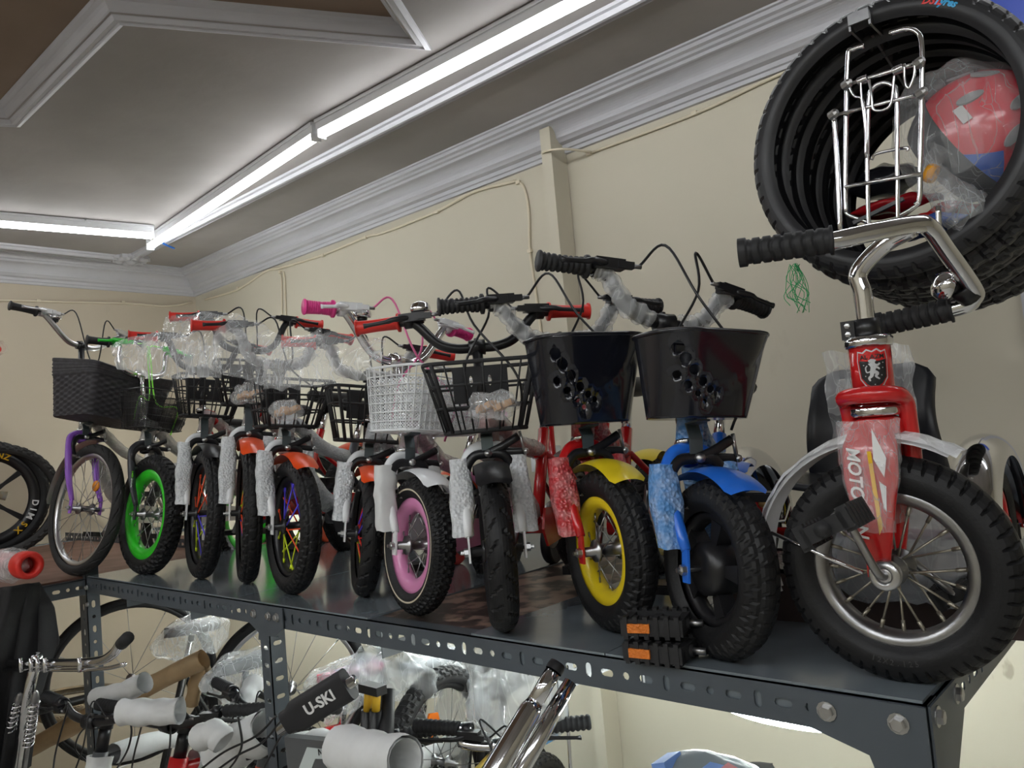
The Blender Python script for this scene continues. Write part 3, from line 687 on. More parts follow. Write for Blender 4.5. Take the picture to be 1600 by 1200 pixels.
def basket_wicker(f, parent, m, M=None):
    mb = MB(); N, H = 260, 46
    def fn(u, v):
        top = 1.0 - 0.0 * u
        p = f(u, v); c = V((f(0.5, v).x + 0.1, 0, p.z)); o = (p - c); o.z = 0; o.normalize()
        col = int(u * N / 5 * 1.0)
        if v > 0.74: k = 0.0022 * math.sin(v * H * PI / 1.3) + 0.004
        else:
            ph = u * 46 * PI; rowp = v * 20
            row = int(rowp); k = 0.0034 * math.sin(ph + (PI if row % 2 else 0)) * math.sin((rowp % 1) * PI) ** 0.5
        dip = 0.0
        q = p + o * k
        if v > 0.7:
            t = (v - 0.7) / 0.3; q.z += t * (0.025 * math.cos(2 * PI * (u - 0.5)) )
        return q
    mb.grid(fn, N, H, closeu=True)
    pts = [fn(k / 80, 1.0) for k in range(81)]; mb.tube(pts, 0.004, 6, cap=False)
    a = [f(k / 40, 0.0) for k in range(40)]; z = a[0].z
    mb.add([tuple(p) for p in a] + [(sum(p.x for p in a) / 40, 0, z)], [(k, (k + 1) % 40, 40) for k in range(40)], False)
    return mb.build('basket', m, parent, M)

def grip_mb(a, b, r=0.014, ribs=0, flange=True, end=True):
    a, b = V(a), V(b); d = b - a; L = d.length; pr = []; n = 40
    for k in range(n + 1):
        t = k / n; rr = r * (1.08 - 0.12 * math.sin(t * PI))
        if ribs and 0.06 < t < 0.92: rr += 0.0016 * (1 if (t * ribs) % 1 < 0.6 else -0.6)
        pr.append((rr, L * t))
    if flange: pr = [(r * 1.45, 0.0), (r * 1.45, 0.005)] + pr[3:]
    pr = [(0, 0)] + pr + [(0, L)]
    if flange and end: pr = pr[:-1] + [(r * 1.3, L - 0.003), (r * 1.3, L), (0, L)]
    return MB().lathe(pr, a, d, 14)
def brake_lever(parent, gin, gout, fwd, m=BLK, mb2=None, cable_to=None, cab_m=None, arc=0.09):
    """clamp body inboard of the grip and a blade running in front of it"""
    gin, gout, fwd = V(gin), V(gout), V(fwd); d = (gout - gin).normalized(); body = gin - d * 0.02; up = V((0, 0, 1))
    M = axes(d, up)
    l = MB().lathe([(0.0125, -0.011), (0.017, -0.010), (0.017, 0.010), (0.0125, 0.011)], body, d, 14, close=True)
    l.box(body + fwd * 0.022 - d * 0.008 + up * 0.006, (0.055, 0.022, 0.018), M).box(body + fwd * 0.03 - d * 0.035 + up * 0.006, (0.03, 0.012, 0.012), M)
    lev = l.build('brake_lever', m, parent)
    p0 = body + fwd * 0.03 + up * 0.006; p3 = gout + fwd * 0.045 - d * 0.02
    MB().tube(spline([p0, p0 + d * 0.03 + fwd * 0.012, (p0 + p3) / 2 + fwd * 0.004, p3], 5), [0.006] * 5 + [0.0055] * 5 + [0.0045] * 5 + [0.006], 8, flat=0.7).build('lever_blade', m, lev)
    MB().tube([body + fwd * 0.03 - d * 0.045 + up * 0.006, body + fwd * 0.03 - d * 0.065 + up * 0.006], 0.0042, 8).build('cable_adjuster', STL, lev)
    if cable_to is not None:
        s_ = body + fwd * 0.03 - d * 0.06 + up * 0.006; e = V(cable_to)
        MB().tube(spline([s_, s_ - d * 0.05 + up * arc * 0.5, (s_ + e) / 2 + up * arc + fwd * 0.03, e + up * 0.1 + fwd * 0.035, e], 7), 0.0026, 6).build('brake_cable', cab_m or BLK, parent)
    return lev
def bell(parent, p, n, m=CHR, r=0.022):
    p = V(p); b = MB().lathe([(0, 0.024), (r * 0.35, 0.0235), (r * 0.8, 0.019), (r, 0.010), (r, 0.004), (r * 0.93, 0.0), (0, 0.0)], p, n, 20).build('bell', m, parent)
    MB().lathe([(0, -0.012), (r * 0.5, -0.012), (r * 0.6, -0.001), (0, -0.001)], p, n, 14).tube([p - V(n) * 0.01, p - V(n) * 0.024], 0.006, 8).build('bell_clamp', BLK, b)
    return b
def saddle_mb(L=0.2, wr=0.07, wf=0.022, th=0.035):
    mb = MB()
    def fn(u, v):
        t = v; wv = wr * (1 - t) ** 1.4 + wf * (1 - (1 - t) ** 1.4)
        wv *= min(1, (t / 0.12) ** 0.5 if t < 0.12 else 1) * (math.sqrt(max(0, 1 - ((t - 0.9) / 0.1) ** 2)) if t > 0.9 else 1)
        a = 2 * PI * u; c, s_ = math.cos(a), math.sin(a)
        z = s_ * th * (0.5 if s_ > 0 else 0.75 * (0.6 + 0.4 * (1 - t))) + 0.012 * (1 - t) ** 2 + 0.008 * t * t
        return V((-L / 2 + L * t, wv * math.copysign(abs(c) ** 0.8, c), z))
    mb.grid(fn, 20, 18, closeu=True); return mb

BW_W = bubble('bubble_wrap_white', (0.74, 0.77, 0.80), 0.9)
BW_R = bubble('bubble_wrap_over_red', (0.62, 0.05, 0.06), 0.93)
BW_B = bubble('bubble_wrap_over_blue', (0.12, 0.33, 0.72), 0.93)
BW_C = bubble('bubble_wrap_clear', (0.6, 0.6, 0.58), 0.55)
BW_K = bubble('bubble_wrap_over_black', (0.12, 0.12, 0.14), 0.9)

def bike(name, label, x, y, head, R, w=0.055, body=-72, tread='brick', rim=None, spokes=None, fork=None, sleeve=None, fender=None,
         zc=None, zg=None, half=0.25, lat0=0.15, baryaw=0, bar_m=None, grip_m=None, grip_rb=0, lever_m=None, basket=None, btop=(0.112, 0.155), bbot=(0.082, 0.105), bz=None, bx=None, byaw=None,
         bell_at=None, frame_m=None, frame_wrap=None, training=None, tw_m=None, mag=False, hub_m=None, sp_r=0.0012, cable_m=None, brake=True, wrap_bar=None, saddle_m=None, hoop=False, nsp=18,
         deep=0.016, rwide=0.026, tire_m=None, arc=0.09, group='small bicycles standing on the shelf', sweep=0.02, chain_m=None, fend_arc=(52, 122), sleeve_w=0.024, lean=0, roll=0, brad=0.03):
    fork = fork or WHT; bar_m = bar_m or BLK; grip_m = grip_m or REDG; frame_m = frame_m or fork; rim = rim or BLK; spokes = spokes or [STL]
    hr_ = math.radians(head); sl_ = 0.6 * R * math.sin(math.radians(lean)); x += sl_ * math.sin(hr_); y -= sl_ * math.cos(hr_); lean *= 1.2
    root = empty(name, (x, y, SH), hr_, label, 'bicycle', group)
    root.rotation_mode = 'ZYX'; root.rotation_euler = (0, 0, 0); root.rotation_mode = 'XYZ'
    root.rotation_euler = (math.radians(-lean), 0, math.radians(head))
    ax = lambda z: -0.02 - (z - R) * 0.30
    zcr = 2 * R + 0.045; hz0, hz1 = zcr + 0.012, zcr + 0.105
    zc = zc or zcr + 0.215; zg = zg or zc + 0.07
    t, rm = wheel(root, R, w, tread, rim, spokes, nsp, mag=mag, hub_m=hub_m, sp_r=sp_r, deep=deep, wide=rwide, tire_m=tire_m)
    # fork
    mb = MB()
    for s_ in (-1, 1):
        pts = spline([(ax(zcr), 0, zcr + 0.004), (ax(zcr - 0.006) + 0.002, s_ * 0.03, zcr - 0.004), (ax(zcr - 0.04), s_ * 0.049, zcr - 0.035), (ax(R + 0.12) + 0.003, s_ * 0.052, R + 0.12), (0.0, s_ * 0.054, R + 0.03)], 5)
        mb.tube(pts, [0.0125] * (len(pts) - 5) + [0.011, 0.0105, 0.010, 0.0095, 0.008], 10)
        mb.box((0, s_ * 0.055, R + 0.006), (0.018, 0.004, 0.052))
    mb.lathe([(0.012, zcr - 0.012), (0.018, zcr - 0.008), (0.018, zcr + 0.008), (0.012, zcr + 0.012)], (ax(0) , 0, 0), (-0.30, 0, 1), 14)
    mb.v[-56:] = mb.v[-56:]
    fk = mb.build('fork', fork, root)
    nut = MB()
    for s_ in (-1, 1): nut.lathe([(0, 0.015), (0.004, 0.015), (0.004, 0.009), (0.0085, 0.008), (0.0085, 0.0), (0, 0.0)], (0, s_ * 0.057, R), (0, s_, 0), 6, smooth=False)
    nut.build('axle_nuts', ZNC, fk)['kind'] = 'stuff'
    # head tube, cups, stem
    A = V((-0.30, 0, 1)).normalized(); base = V((ax(zcr), 0, zcr)); k_ = 1 / A.z
    MB().lathe([(0.0, 0.01), (0.021, 0.01), (0.021, 0.016), (0.019, 0.02)], base, A, 18).tube([base, base + A * 0.1], 0.013, 8).lathe([(0.019, 0.088), (0.022, 0.092), (0.022, 0.100), (0.012, 0.104), (0.012, 0.112)], base, A, 18).build('headset', CHR, root)
    st = base + A * ((zc - zcr) * k_)
    MB().tube([base + A * 0.10, st], 0.0115, 12).lathe([(0.011, -0.018), (0.017, -0.018), (0.017, 0.018), (0.011, 0.018)], st, (0, 1, 0), 14, close=True).lathe([(0, 0.0), (0.006, 0), (0.006, 0.006), (0, 0.007)], st + A * 0.014, A, 6, smooth=False).build('stem', CHR if bar_m is CHR else BLK, root)
    # body: frame, saddle, rear wheel, turned about the head tube
    dl = math.radians(body - head); pv = base.copy(); pv.z = 0
    Bm = Matrix.Translation(pv) @ Matrix.Rotation(dl, 4, 'Z') @ Matrix.Translation(-pv)
    wb = 0.33 + R * 1.72; rx = -wb; bb = V((-wb * 0.52, 0, R * 0.92 + 0.02)); seat = V((-wb * 0.68 - 0.03, 0, zcr + 0.10)); ht = base + A * 0.075; hb = base + A * 0.03
    st_low = bb + (seat - bb) * 0.55
    fb = MB()
    fb.tube([base + A * 0.012, base + A * 0.092], 0.019, 16)
    fb.tube(spline([hb, (hb + bb) / 2 + V((0.01, 0, -0.01)), bb], 6), 0.018, 10).tube(spline([ht, (ht + st_low) / 2 + V((0, 0, -0.025)), st_low], 6), 0.014, 10).tube([bb, bb + (seat - bb) * 0.75], 0.0145, 10)
    ra = V((rx, 0, R))
    for s_ in (-1, 1):
        fb.tube([bb + V((0, s_ * 0.015, 0)), ra + V((0.03, s_ * 0.045, 0.01)), ra + V((0, s_ * 0.05, 0))], 0.0085, 8)
        fb.tube([st_low + V((0, s_ * 0.012, 0)), st_low + (ra - st_low) * 0.35 + V((0, s_ * 0.042, 0)), ra + V((0, s_ * 0.05, 0))], 0.0075, 8)
    fb.lathe([(0, -0.03), (0.02, -0.03), (0.02, 0.03), (0, 0.03)], bb, (0, 1, 0), 14)
    fr_ = fb.build('frame', frame_m, root, Bm)
    if frame_wrap:
        wm = MB(); wm.tube(spline([hb + (bb - hb) * 0.1, (hb + bb) / 2 + V((0.01, 0, -0.01)), hb + (bb - hb) * 0.85], 6), 0.027, 10); wm.tube(spline([ht + (st_low - ht) * 0.1, (ht + st_low) / 2 + V((0, 0, -0.02)), ht + (st_low - ht) * 0.9], 5), 0.021, 10)
        wm.tube([base + A * 0.014, base + A * 0.088], 0.023, 12)
        wm.crumple(0.006, 40, R * 10).build('wrapping', frame_wrap, root, Bm)
    sp = MB().tube([bb + (seat - bb) * 0.7, seat], 0.0115, 10); sp.build('seat_post', CHR, root, Bm)
    saddle_mb(0.2, 0.075, 0.025, 0.04).build('saddle', saddle_m or BLKM, root, Bm @ Matrix.Translation(seat + V((0.0, 0, 0.025))))
    cw_ = MB().lathe([(0.02, 0.034), (0.052, 0.034), (0.054, 0.037), (0.02, 0.037)], bb, (0, 1, 0), 24, close=True)
    cw_.tube([bb + V((0, -0.05, 0)), bb + V((0.04, -0.055, -0.085))], 0.007, 8).tube([bb + V((0, 0.05, 0)), bb + V((-0.04, 0.055, 0.085))], 0.007, 8); cw_.build('crankset', STL, root, Bm)
    for s_, q in ((-1, V((0.04, -0.09, -0.085))), (1, V((-0.04, 0.09, 0.085)))): MB().box(bb + q, (0.07, 0.06, 0.018)).box(bb + q, (0.078, 0.03, 0.012)).build('pedal', BLK, root, Bm)
    cg = MB(); a_, b_ = bb + V((0.06, 0.044, 0)), ra + V((0.0, 0.044, 0))
    cg.prism([(a_.x, a_.z + 0.045), (a_.x + 0.02, a_.z), (a_.x, a_.z - 0.04), (b_.x + 0.03, b_.z - 0.012), (b_.x, b_.z + 0.01), (b_.x + 0.05, b_.z + 0.035)], 0.006, lambda px, py, z: V((px, a_.y + z, py))).build('chain_guard', chain_m or frame_m, root, Bm)
    copy_wheel(t, rm, root, Bm @ Matrix.Translation(ra))
    fm = MB()
    def fend(mb, c, rr, a0, a1, hw, th=0.0):
        mb.grid(lambda u, v: V((c.x + (rr + 0.008 * (1 - (2 * v - 1) ** 2)) * math.cos(math.radians(a0 + (a1 - a0) * u)), (2 * v - 1) * hw * (1 if 0.04 < u < 0.96 else 0.8), c.z + (rr + 0.008 * (1 - (2 * v - 1) ** 2)) * math.sin(math.radians(a0 + (a1 - a0) * u)))), 24, 9)
    if fender:
        fend(fm, V((0, 0, R)), R + 0.012, fend_arc[0], fend_arc[1], w * 0.62); fm.build('front_fender', fender, root)
        fm = MB(); fend(fm, ra, R + 0.012, 60, 150, w * 0.62); fm.build('rear_fender', fender, root, Bm)
    if hoop:
        hm = MB()
        for s_ in (-1, 1): hm.tube(spline([ra + V((0, s_ * 0.06, 0.02)), ra + V((-0.03, s_ * 0.075, 0.18)), ra + V((-0.07, s_ * 0.085, 0.32)), ra + V((-0.05, s_ * 0.05, 0.365)), ra + V((-0.05, 0, 0.37))], 6), 0.0095, 8, flat=1.6)
        hm.tube([ra + V((-0.05, 0, 0.37)), seat + V((-0.06, 0, 0.01))], 0.008, 8); hm.build('back_hoop', RED, root, Bm)
    if training:
        Wi = (Matrix.Translation((x, y, SH)) @ Matrix.Rotation(math.radians(head), 4, 'Z') @ Matrix.Rotation(math.radians(-lean), 4, 'X')).inverted()
        for px, py in training:
            c = Wi @ at_z(px, py, SH); tr_ = 0.056; ra_w = (Bm @ ra); dirn = (c - ra_w); dirn.z = 0; dirn.normalize(); axl = Bm.to_3x3() @ V((0, 1, 0))
            c = c + (Wi.to_3x3() @ V((0, 0, tr_)))
            tw = MB().lathe([(0.016, -0.012), (tr_ - 0.012, -0.010), (tr_ - 0.004, -0.015), (tr_, -0.010), (tr_, 0.010), (tr_ - 0.004, 0.015), (tr_ - 0.012, 0.010), (0.016, 0.012), (0.0, 0.014)], c, axl, 24).lathe([(0.0, -0.014), (0.016, -0.012)], c, axl, 24).build('training_wheel', tw_m or RUB, root)
            MB().tube(spline([ra_w + V((0, 0, 0.01)), (ra_w * 0.35 + c * 0.65) + V((0, 0, 0.05)), c + V((0, 0, 0.0))], 5), 0.006, 8).build('stabilizer_arm', BLK, tw)
    # fork sleeves
    if sleeve:
        for s_ in (-1, 1):
            mb = MB(); z1_, z0_ = zcr - 0.02, R + 0.03
            def sl(u, v, s_=s_):
                z = z0_ + (z1_ - z0_) * v; a = 2 * PI * u; hw, hd = sleeve_w * (0.92 + 0.1 * math.sin(v * 5 + s_)), sleeve_w * 0.8
                c, q = math.cos(a), math.sin(a)
                return V((ax(z) * 0.9 + hd * math.copysign(abs(c) ** 0.6, c), s_ * 0.058 + hw * math.copysign(abs(q) ** 0.6, q) + 0.006 * s_ * (1 - v), z))
            mb.grid(sl, 20, 14, closeu=True); mb.crumple(0.005, 34, R * 30 + s_ + x); mb.build('fork_wrapping', sleeve, root)
    # caliper brake
    if brake:
        c0_ = V((ax(zcr) + 0.028, 0, zcr - 0.012)); ww = w / 2 + 0.014
        mb = MB()
        for s_ in (-1, 1):
            mb.tube(spline([c0_ + V((0.004 * s_, 0, 0)), c0_ + V((0.004 * s_, s_ * ww * 0.7, -0.004)), c0_ + V((0, s_ * ww * 1.12, -0.028)), c0_ + V((0, s_ * ww * 1.05, -0.055)), c0_ + V((0, s_ * (ww - 0.006), -0.075))], 5), [0.0098] * 12 + [0.008] * 8 + [0.0065], 8, flat=0.6)
        mb.tube(spline([c0_ + V((0.004, 0, 0)), c0_ + V((0.004, 0.03, 0.012)), c0_ + V((0.002, 0.065, 0.030))], 4), 0.0085, 8, flat=0.6).tube(spline([c0_ + V((-0.004, 0, 0)), c0_ + V((-0.004, 0.04, 0.0)), c0_ + V((0, 0.075, -0.002))], 4), 0.008, 8, flat=0.6)
        br_ = mb.build('brake_caliper', BLK, root)
        q = MB()
        for s_ in (-1, 1): q.lathe([(0, -0.014), (0.0055, -0.014), (0.0055, 0.010), (0, 0.010)], c0_ + V((0, s_ * (ww - 0.004), -0.075)), (0, -s_, 0), 8).box(c0_ + V((-0.004, s_ * (ww - 0.020), -0.078)), (0.03, 0.008, 0.009))
        q.lathe([(0, 0.016), (0.008, 0.014), (0.008, 0.004), (0, 0.004)], c0_, (1, 0, 0), 8); q.ball(c0_ + V((0.002, 0.078, -0.002)), 0.007, 8).tube([c0_ + V((0.002, 0.068, 0.04)), c0_ + V((0.002, 0.074, 0.0))], 0.0035, 6)
        q.build('brake_bolts', ZNC, br_)['kind'] = 'stuff'
    # handlebar group (may be slightly off the wheel's heading)
    by = math.radians(baryaw); pv2 = V((st.x, 0, 0)); pv3 = V((st.x, 0, st.z)); Mh = Matrix.Translation(pv3) @ Matrix.Rotation(by, 4, 'Z') @ Matrix.Rotation(math.radians(roll), 4, 'X') @ Matrix.Translation(-pv3)
    bp = []
    for s_ in (-1, 1):
        bp.append([st + V((0.0, 0, 0)), st + V((0.002, s_ * 0.045, 0.0)), st + V((0.004, s_ * 0.085, (zg - zc) * 0.22)), st + V((0.0, s_ * (lat0 - 0.025), (zg - zc) * 0.85)), V((st.x - 0.006, s_ * lat0, zg)), V((st.x - sweep, s_ * half, zg - 0.004))])
    full = [p for p in reversed(bp[0])] + bp[1][1:]
    mbar = MB().tube(spline(full, 7), 0.0108, 12)
    hb_ = mbar.build('handlebar', bar_m, root, Mh)
    crown_in = c_in = V((ax(zcr) + 0.04, 0.07, zcr + 0.04))
    for i, s_ in enumerate((-1, 1)):
        gi = V((st.x - 0.008, s_ * (lat0 + 0.012), zg)); go = V((st.x - sweep, s_ * (half + 0.002), zg - 0.004))
        g = grip_mb(gi, go, 0.0145, grip_rb).build('grip', grip_m, hb_)
        if lever_m is not None:
            brake_lever(hb_, gi, go, (0.95, 0, -0.1), lever_m, None, crown_in if i == 0 else V((st.x + 0.03, -0.03, zcr + 0.08)), cable_m, arc)
    if bell_at is not None: bell(hb_, (st.x + 0.0, bell_at, zg + 0.018 if abs(bell_at) > lat0 - 0.04 else zg - 0.01), (0.1, 0, 1))
    if wrap_bar:
        for s_ in (-1, 1):
            pts = spline([st + V((0.002, s_ * 0.03, 0.0)), st + V((0.004, s_ * 0.085, (zg - zc) * 0.22)), st + V((0.0, s_ * (lat0 - 0.025), (zg - zc) * 0.85)), V((st.x - 0.006, s_ * (lat0 - 0.004), zg))], 12)
            mb = MB().tube(pts, [0.017 + 0.0018 * math.sin(k * 1.3) for k in range(len(pts))], 14, cap=False); mb.crumple(0.006, 45, s_ + x * 7); mb.build('bar_wrapping', wrap_bar, hb_)
    # basket
    if basket:
        bz0, bz1 = bz or (zcr + 0.035, zcr + 0.165); x0 = (bx if bx is not None else st.x + 0.028)
        f = basket_fn(bz0, bz1, btop, bbot, x0, brad)
        by2 = math.radians(byaw if byaw is not None else baryaw); Mk = Matrix.Translation(pv2) @ Matrix.Rotation(by2, 4, 'Z') @ Matrix.Translation(-pv2)
        basket(f, root, Mk)
        xm = ax(zcr) + 0.022
        mb = MB(); pts = [V((xm + 0.004, 0, zcr - 0.01)), V((xm + 0.004, 0, zcr + 0.02)), V((xm - 0.008, 0, bz0 - 0.008)), V((xm + 0.03, 0, bz0 - 0.003))]
        for a, b in zip(pts[:-1], pts[1:]):
            mb.box((a + b) / 2, ((b - a).length + 0.003, 0.024, 0.003), axes(b - a, (1, 0, 0.01) if abs((b - a).normalized().z) > 0.7 else (0, 0, 1)))
        mb.build('basket_bracket', mat('bracket_steel', (0.12, 0.15, 0.16), 0.35, 0.6), root)
    return root

WICK = mat('charcoal_wicker', (0.045, 0.043, 0.05), 0.55, noise_amt=0.35, nscale=60)
bg = lambda f, r, M: basket_grid(f, r, BLKM, M=M)
bs = lambda f, r, M: basket_solid(f, r, M=M)
S_ORG = mat('orange_spoke', (0.9, 0.09, 0.02), 0.35); S_LIM = mat('lime_spoke', (0.65, 0.8, 0.02), 0.35); S_BLU = mat('violet_blue_spoke', (0.09, 0.06, 0.75), 0.35); S_RED = mat('red_spoke', (0.85, 0.03, 0.03), 0.35)
LREF = mat('pearl_silver_paint', (0.62, 0.60, 0.55), 0.3, coat=0.3)

BP = bike('bicycle', 'purple bicycle with a charcoal wicker basket and silver bell, farthest left on the shelf', -3.162, 1.079, 7.9, 0.242, 0.042, body=-62, tread='vee', rim=ALU, spokes=[STL], fork=PUR,
     zc=0.90, zg=0.99, half=0.285, lat0=0.18, bar_m=ALU, grip_m=BLKM, lever_m=ALU, basket=lambda f, r, M: basket_wicker(f, r, WICK, M), btop=(0.185, 0.26), bbot=(0.15, 0.21), bz=(0.575, 0.775), bx=-0.11, byaw=8, baryaw=6,
     bell_at=-0.12, frame_m=LREF, frame_wrap=BW_C, nsp=28, rwide=0.022, tire_m=RUB2, fender=ALU, fend_arc=(85, 175), sp_r=0.001, lean=9.5, arc=0.03)
BG = bike('bicycle', 'bicycle with bright green deep rim, black fork and grey wire mesh basket', -2.854, 1.192, 1.4, 0.207, 0.06, body=-68, tread='knob', rim=GRN, spokes=[STL], fork=mat('dark_grey_paint', (0.035, 0.038, 0.045), 0.35),
     zc=0.73, zg=0.835, half=0.20, lat0=0.115, bar_m=CHR, grip_m=BLKM, lever_m=mat('green_lever', (0.02, 0.55, 0.03), 0.3), basket=lambda f, r, M: basket_wire(f, r, BLK, M, 6, 34, BLK, 0.0011), btop=(0.115, 0.17), bbot=(0.09, 0.13), bz=(0.515, 0.65), baryaw=3, byaw=10,
     frame_m=LREF, frame_wrap=BW_C, deep=0.034, rwide=0.04, cable_m=mat('lime_cable', (0.25, 0.85, 0.05), 0.35), arc=-0.05, saddle_m=BLKM, lean=7)
bike('bicycle', 'rainbow spoked bicycle with red grips and black grid basket, just right of the green-rimmed one', -2.495, 1.214, -15.4, 0.208, 0.055, tread='brick', rim=BLK, spokes=[S_BLU, S_LIM, S_ORG, S_ORG], fork=WHT, sleeve=BW_W,
     zc=0.70, zg=0.80, half=0.24, lat0=0.14, lever_m=BLK, basket=bg, bz=(0.53, 0.66), fender=BLK, frame_m=RED, frame_wrap=BW_C, sp_r=0.0021, hub_m=BLK, training=[(511, 847)], tw_m=ORG, baryaw=4, lean=5.5, arc=0.03)
bike('bicycle', 'rainbow spoked bicycle turned edge-on, orange fender, red grips under the clear sheet, left of centre', -2.233, 1.228, -25.4, 0.209, 0.055, tread='brick', rim=BLK, spokes=[S_ORG, S_BLU, S_LIM, S_ORG], fork=WHT, sleeve=BW_W,
     zc=0.73, zg=0.835, half=0.24, lat0=0.14, lever_m=BLK, basket=bg, bz=(0.545, 0.675), fender=ORG, frame_m=RED, frame_wrap=BW_C, sp_r=0.0021, hub_m=BLK, training=[(593, 850)], tw_m=ORG, lean=4, arc=0.03)
bike('bicycle', 'bicycle with yellow, orange and violet spokes, orange fender and black grid basket', -1.912, 1.178, -14.5, 0.181, 0.055, tread='brick', rim=BLK, spokes=[S_ORG, S_LIM, S_LIM, S_ORG, S_BLU, S_BLU], fork=WHT, sleeve=BW_W,
     zc=0.64, zg=0.745, half=0.24, lat0=0.14, lever_m=BLK, basket=bg, bz=(0.455, 0.58), fender=ORG, frame_m=mat('dark_frame_paint', (0.05, 0.05, 0.06), 0.4), frame_wrap=BW_W, sp_r=0.0021, hub_m=BLK, wrap_bar=FILM2, baryaw=3, lean=4, arc=0.03)
bike('bicycle', 'bicycle with a slick chevron tire and orange fender, left of the white wire basket', -1.669, 1.236, -30.8, 0.156, 0.052, tread='vee', rim=BLK, spokes=[S_RED, S_LIM, S_RED, S_BLU], fork=WHT, sleeve=BW_W,
     zc=0.575, zg=0.66, half=0.24, lat0=0.14, lever_m=BLK, basket=bg, bz=(0.395, 0.53), fender=ORG, frame_m=WHT, frame_wrap=BW_W, sp_r=0.0021, hub_m=BLK, wrap_bar=FILM2, baryaw=3, bar_m=BLK, lean=6.5, arc=0.03, btop=(0.128, 0.165), bbot=(0.095, 0.115))
BK = bike('bicycle', 'pink bicycle with white wire basket, pink grips and chrome bars', -1.368, 1.151, -15.8, 0.151, 0.055, tread='diamond', rim=PNK, spokes=[STL], fork=WHT, sleeve=FOAM,
     zc=0.585, zg=0.69, half=0.24, lat0=0.16, bar_m=CHR, grip_m=HPK, grip_rb=14, lever_m=WHT, basket=lambda f, r, M: basket_wire(f, r, WHT, M, 7, 46, WHT, 0.0017), btop=(0.135, 0.18), bbot=(0.115, 0.15), bz=(0.405, 0.545), baryaw=10, byaw=20,
     frame_m=PNK, frame_wrap=BW_C, deep=0.03, rwide=0.034, cable_m=mat('pink_cable', (0.75, 0.15, 0.35), 0.35), training=[(714, 882)], tw_m=mat('red_training_wheel', (0.6, 0.02, 0.02), 0.4), bell_at=-0.1, saddle_m=PNK, fender=WHT, arc=0.05, lean=5.5)
bike('bicycle', 'black barred bicycle with red grips, black chevron tire and bubble wrapped white fork', -1.084, 1.122, -43.1, 0.155, 0.055, tread='vee', rim=BLK, spokes=[S_ORG, S_BLU, S_LIM, S_RED], fork=WHT, sleeve=BW_W,
     zc=0.572, zg=0.64, half=0.255, lat0=0.15, lever_m=BLK, basket=bg, bz=(0.39, 0.525), fender=BLK, frame_m=RED, frame_wrap=BW_C, sp_r=0.0021, hub_m=BLK, training=[(865, 880)], tw_m=RUB, hoop=True, bell_at=-0.115, btop=(0.118, 0.155), bbot=(0.084, 0.105))
bike('bicycle', 'red bicycle with yellow rim and fender and smooth black plastic basket', -0.879, 1.204, -26.9, 0.149, 0.058, tread='brick', rim=YEL, spokes=[STL], fork=RED, sleeve=BW_R,
     zc=0.56, zg=0.64, half=0.25, lat0=0.15, grip_m=BLKM, grip_rb=9, lever_m=BLK, basket=bs, btop=(0.112, 0.15), bbot=(0.09, 0.115), bz=(0.385, 0.55), fender=YEL, frame_m=RED, frame_wrap=BW_R, wrap_bar=FILM2, deep=0.024, rwide=0.036, bar_m=BLK, lean=1, brad=0.055)
bike('bicycle', 'blue bicycle with black five-spoke plastic wheel and smooth black basket', -0.626, 1.136, -30.1, 0.14, 0.06, tread='brick', rim=BLK, fork=BLU, sleeve=BW_B, mag=True, hub_m=BLK,
     zc=0.555, zg=0.63, half=0.25, lat0=0.15, grip_m=BLKM, grip_rb=9, lever_m=BLK, basket=bs, btop=(0.108, 0.15), bbot=(0.088, 0.115), bz=(0.378, 0.515), baryaw=8, byaw=6, fender=BLU, frame_m=BLU, frame_wrap=BW_B, wrap_bar=FILM2, bar_m=BLK, lean=3.5, brad=0.055, roll=-6)

# amber spoke reflector on the purple bicycle, cream line on the pink bicycle's tire, lettering on the dark fork
MB().lathe([(0, -0.004), (0.019, -0.004), (0.021, 0), (0.019, 0.004), (0, 0.004)], (0.03, 0.012, 0.242 + 0.085), AX_Y, 18).build('spoke_reflector', mat('amber_spoke_reflector', (0.85, 0.3, 0.03), 0.25), BP)
for s_ in (-1, 1): MB().lathe([(0.151 - 0.030, -0.0272 * 1.0), (0.151 - 0.0275, -0.0280), (0.151 - 0.0255, -0.0272)], (0, 0, 0.151), (0, -s_, 0), 64).build('tire_line', mat('cream_tire_line', (0.62, 0.55, 0.42), 0.5), BK)
BGN = mat('lime_print', (0.25, 0.8, 0.05), 0.4); WD0 = mat('white_decal', (0.8, 0.8, 0.8), 0.3)
for tx_, zz, m_ in (('IO', 0.345, BGN), ('XY', 0.315, WD0)):
    text(tx_, 0.022, BG, frame((-0.018, -0.0665, zz), (0, 0, -1), (0.8, -0.6, 0), (-0.6, -0.8, 0)), m_, 'fork_lettering', 0.0008, bold=0.001)
# ================================================================ TRICYCLE at the right end of the shelf
TX, TYY, TH, TR = -0.357, 1.147, 4.0, 0.153
tri = empty('tricycle', (TX, TYY, SH), math.radians(TH), 'red tricycle with chrome handlebar and big front wheel turned sideways at the shelf end', 'tricycle')
tt, trm = wheel(tri, TR, 0.058, 'slash', STL, [mat('rusty_steel_spoke', (0.36, 0.33, 0.27), 0.4, 0.9)], 20, swing=0.18, hub_m=STL, hubw=0.075, sp_r=0.0017, wide=0.034, nres=220)
CR = lambda s_: s_
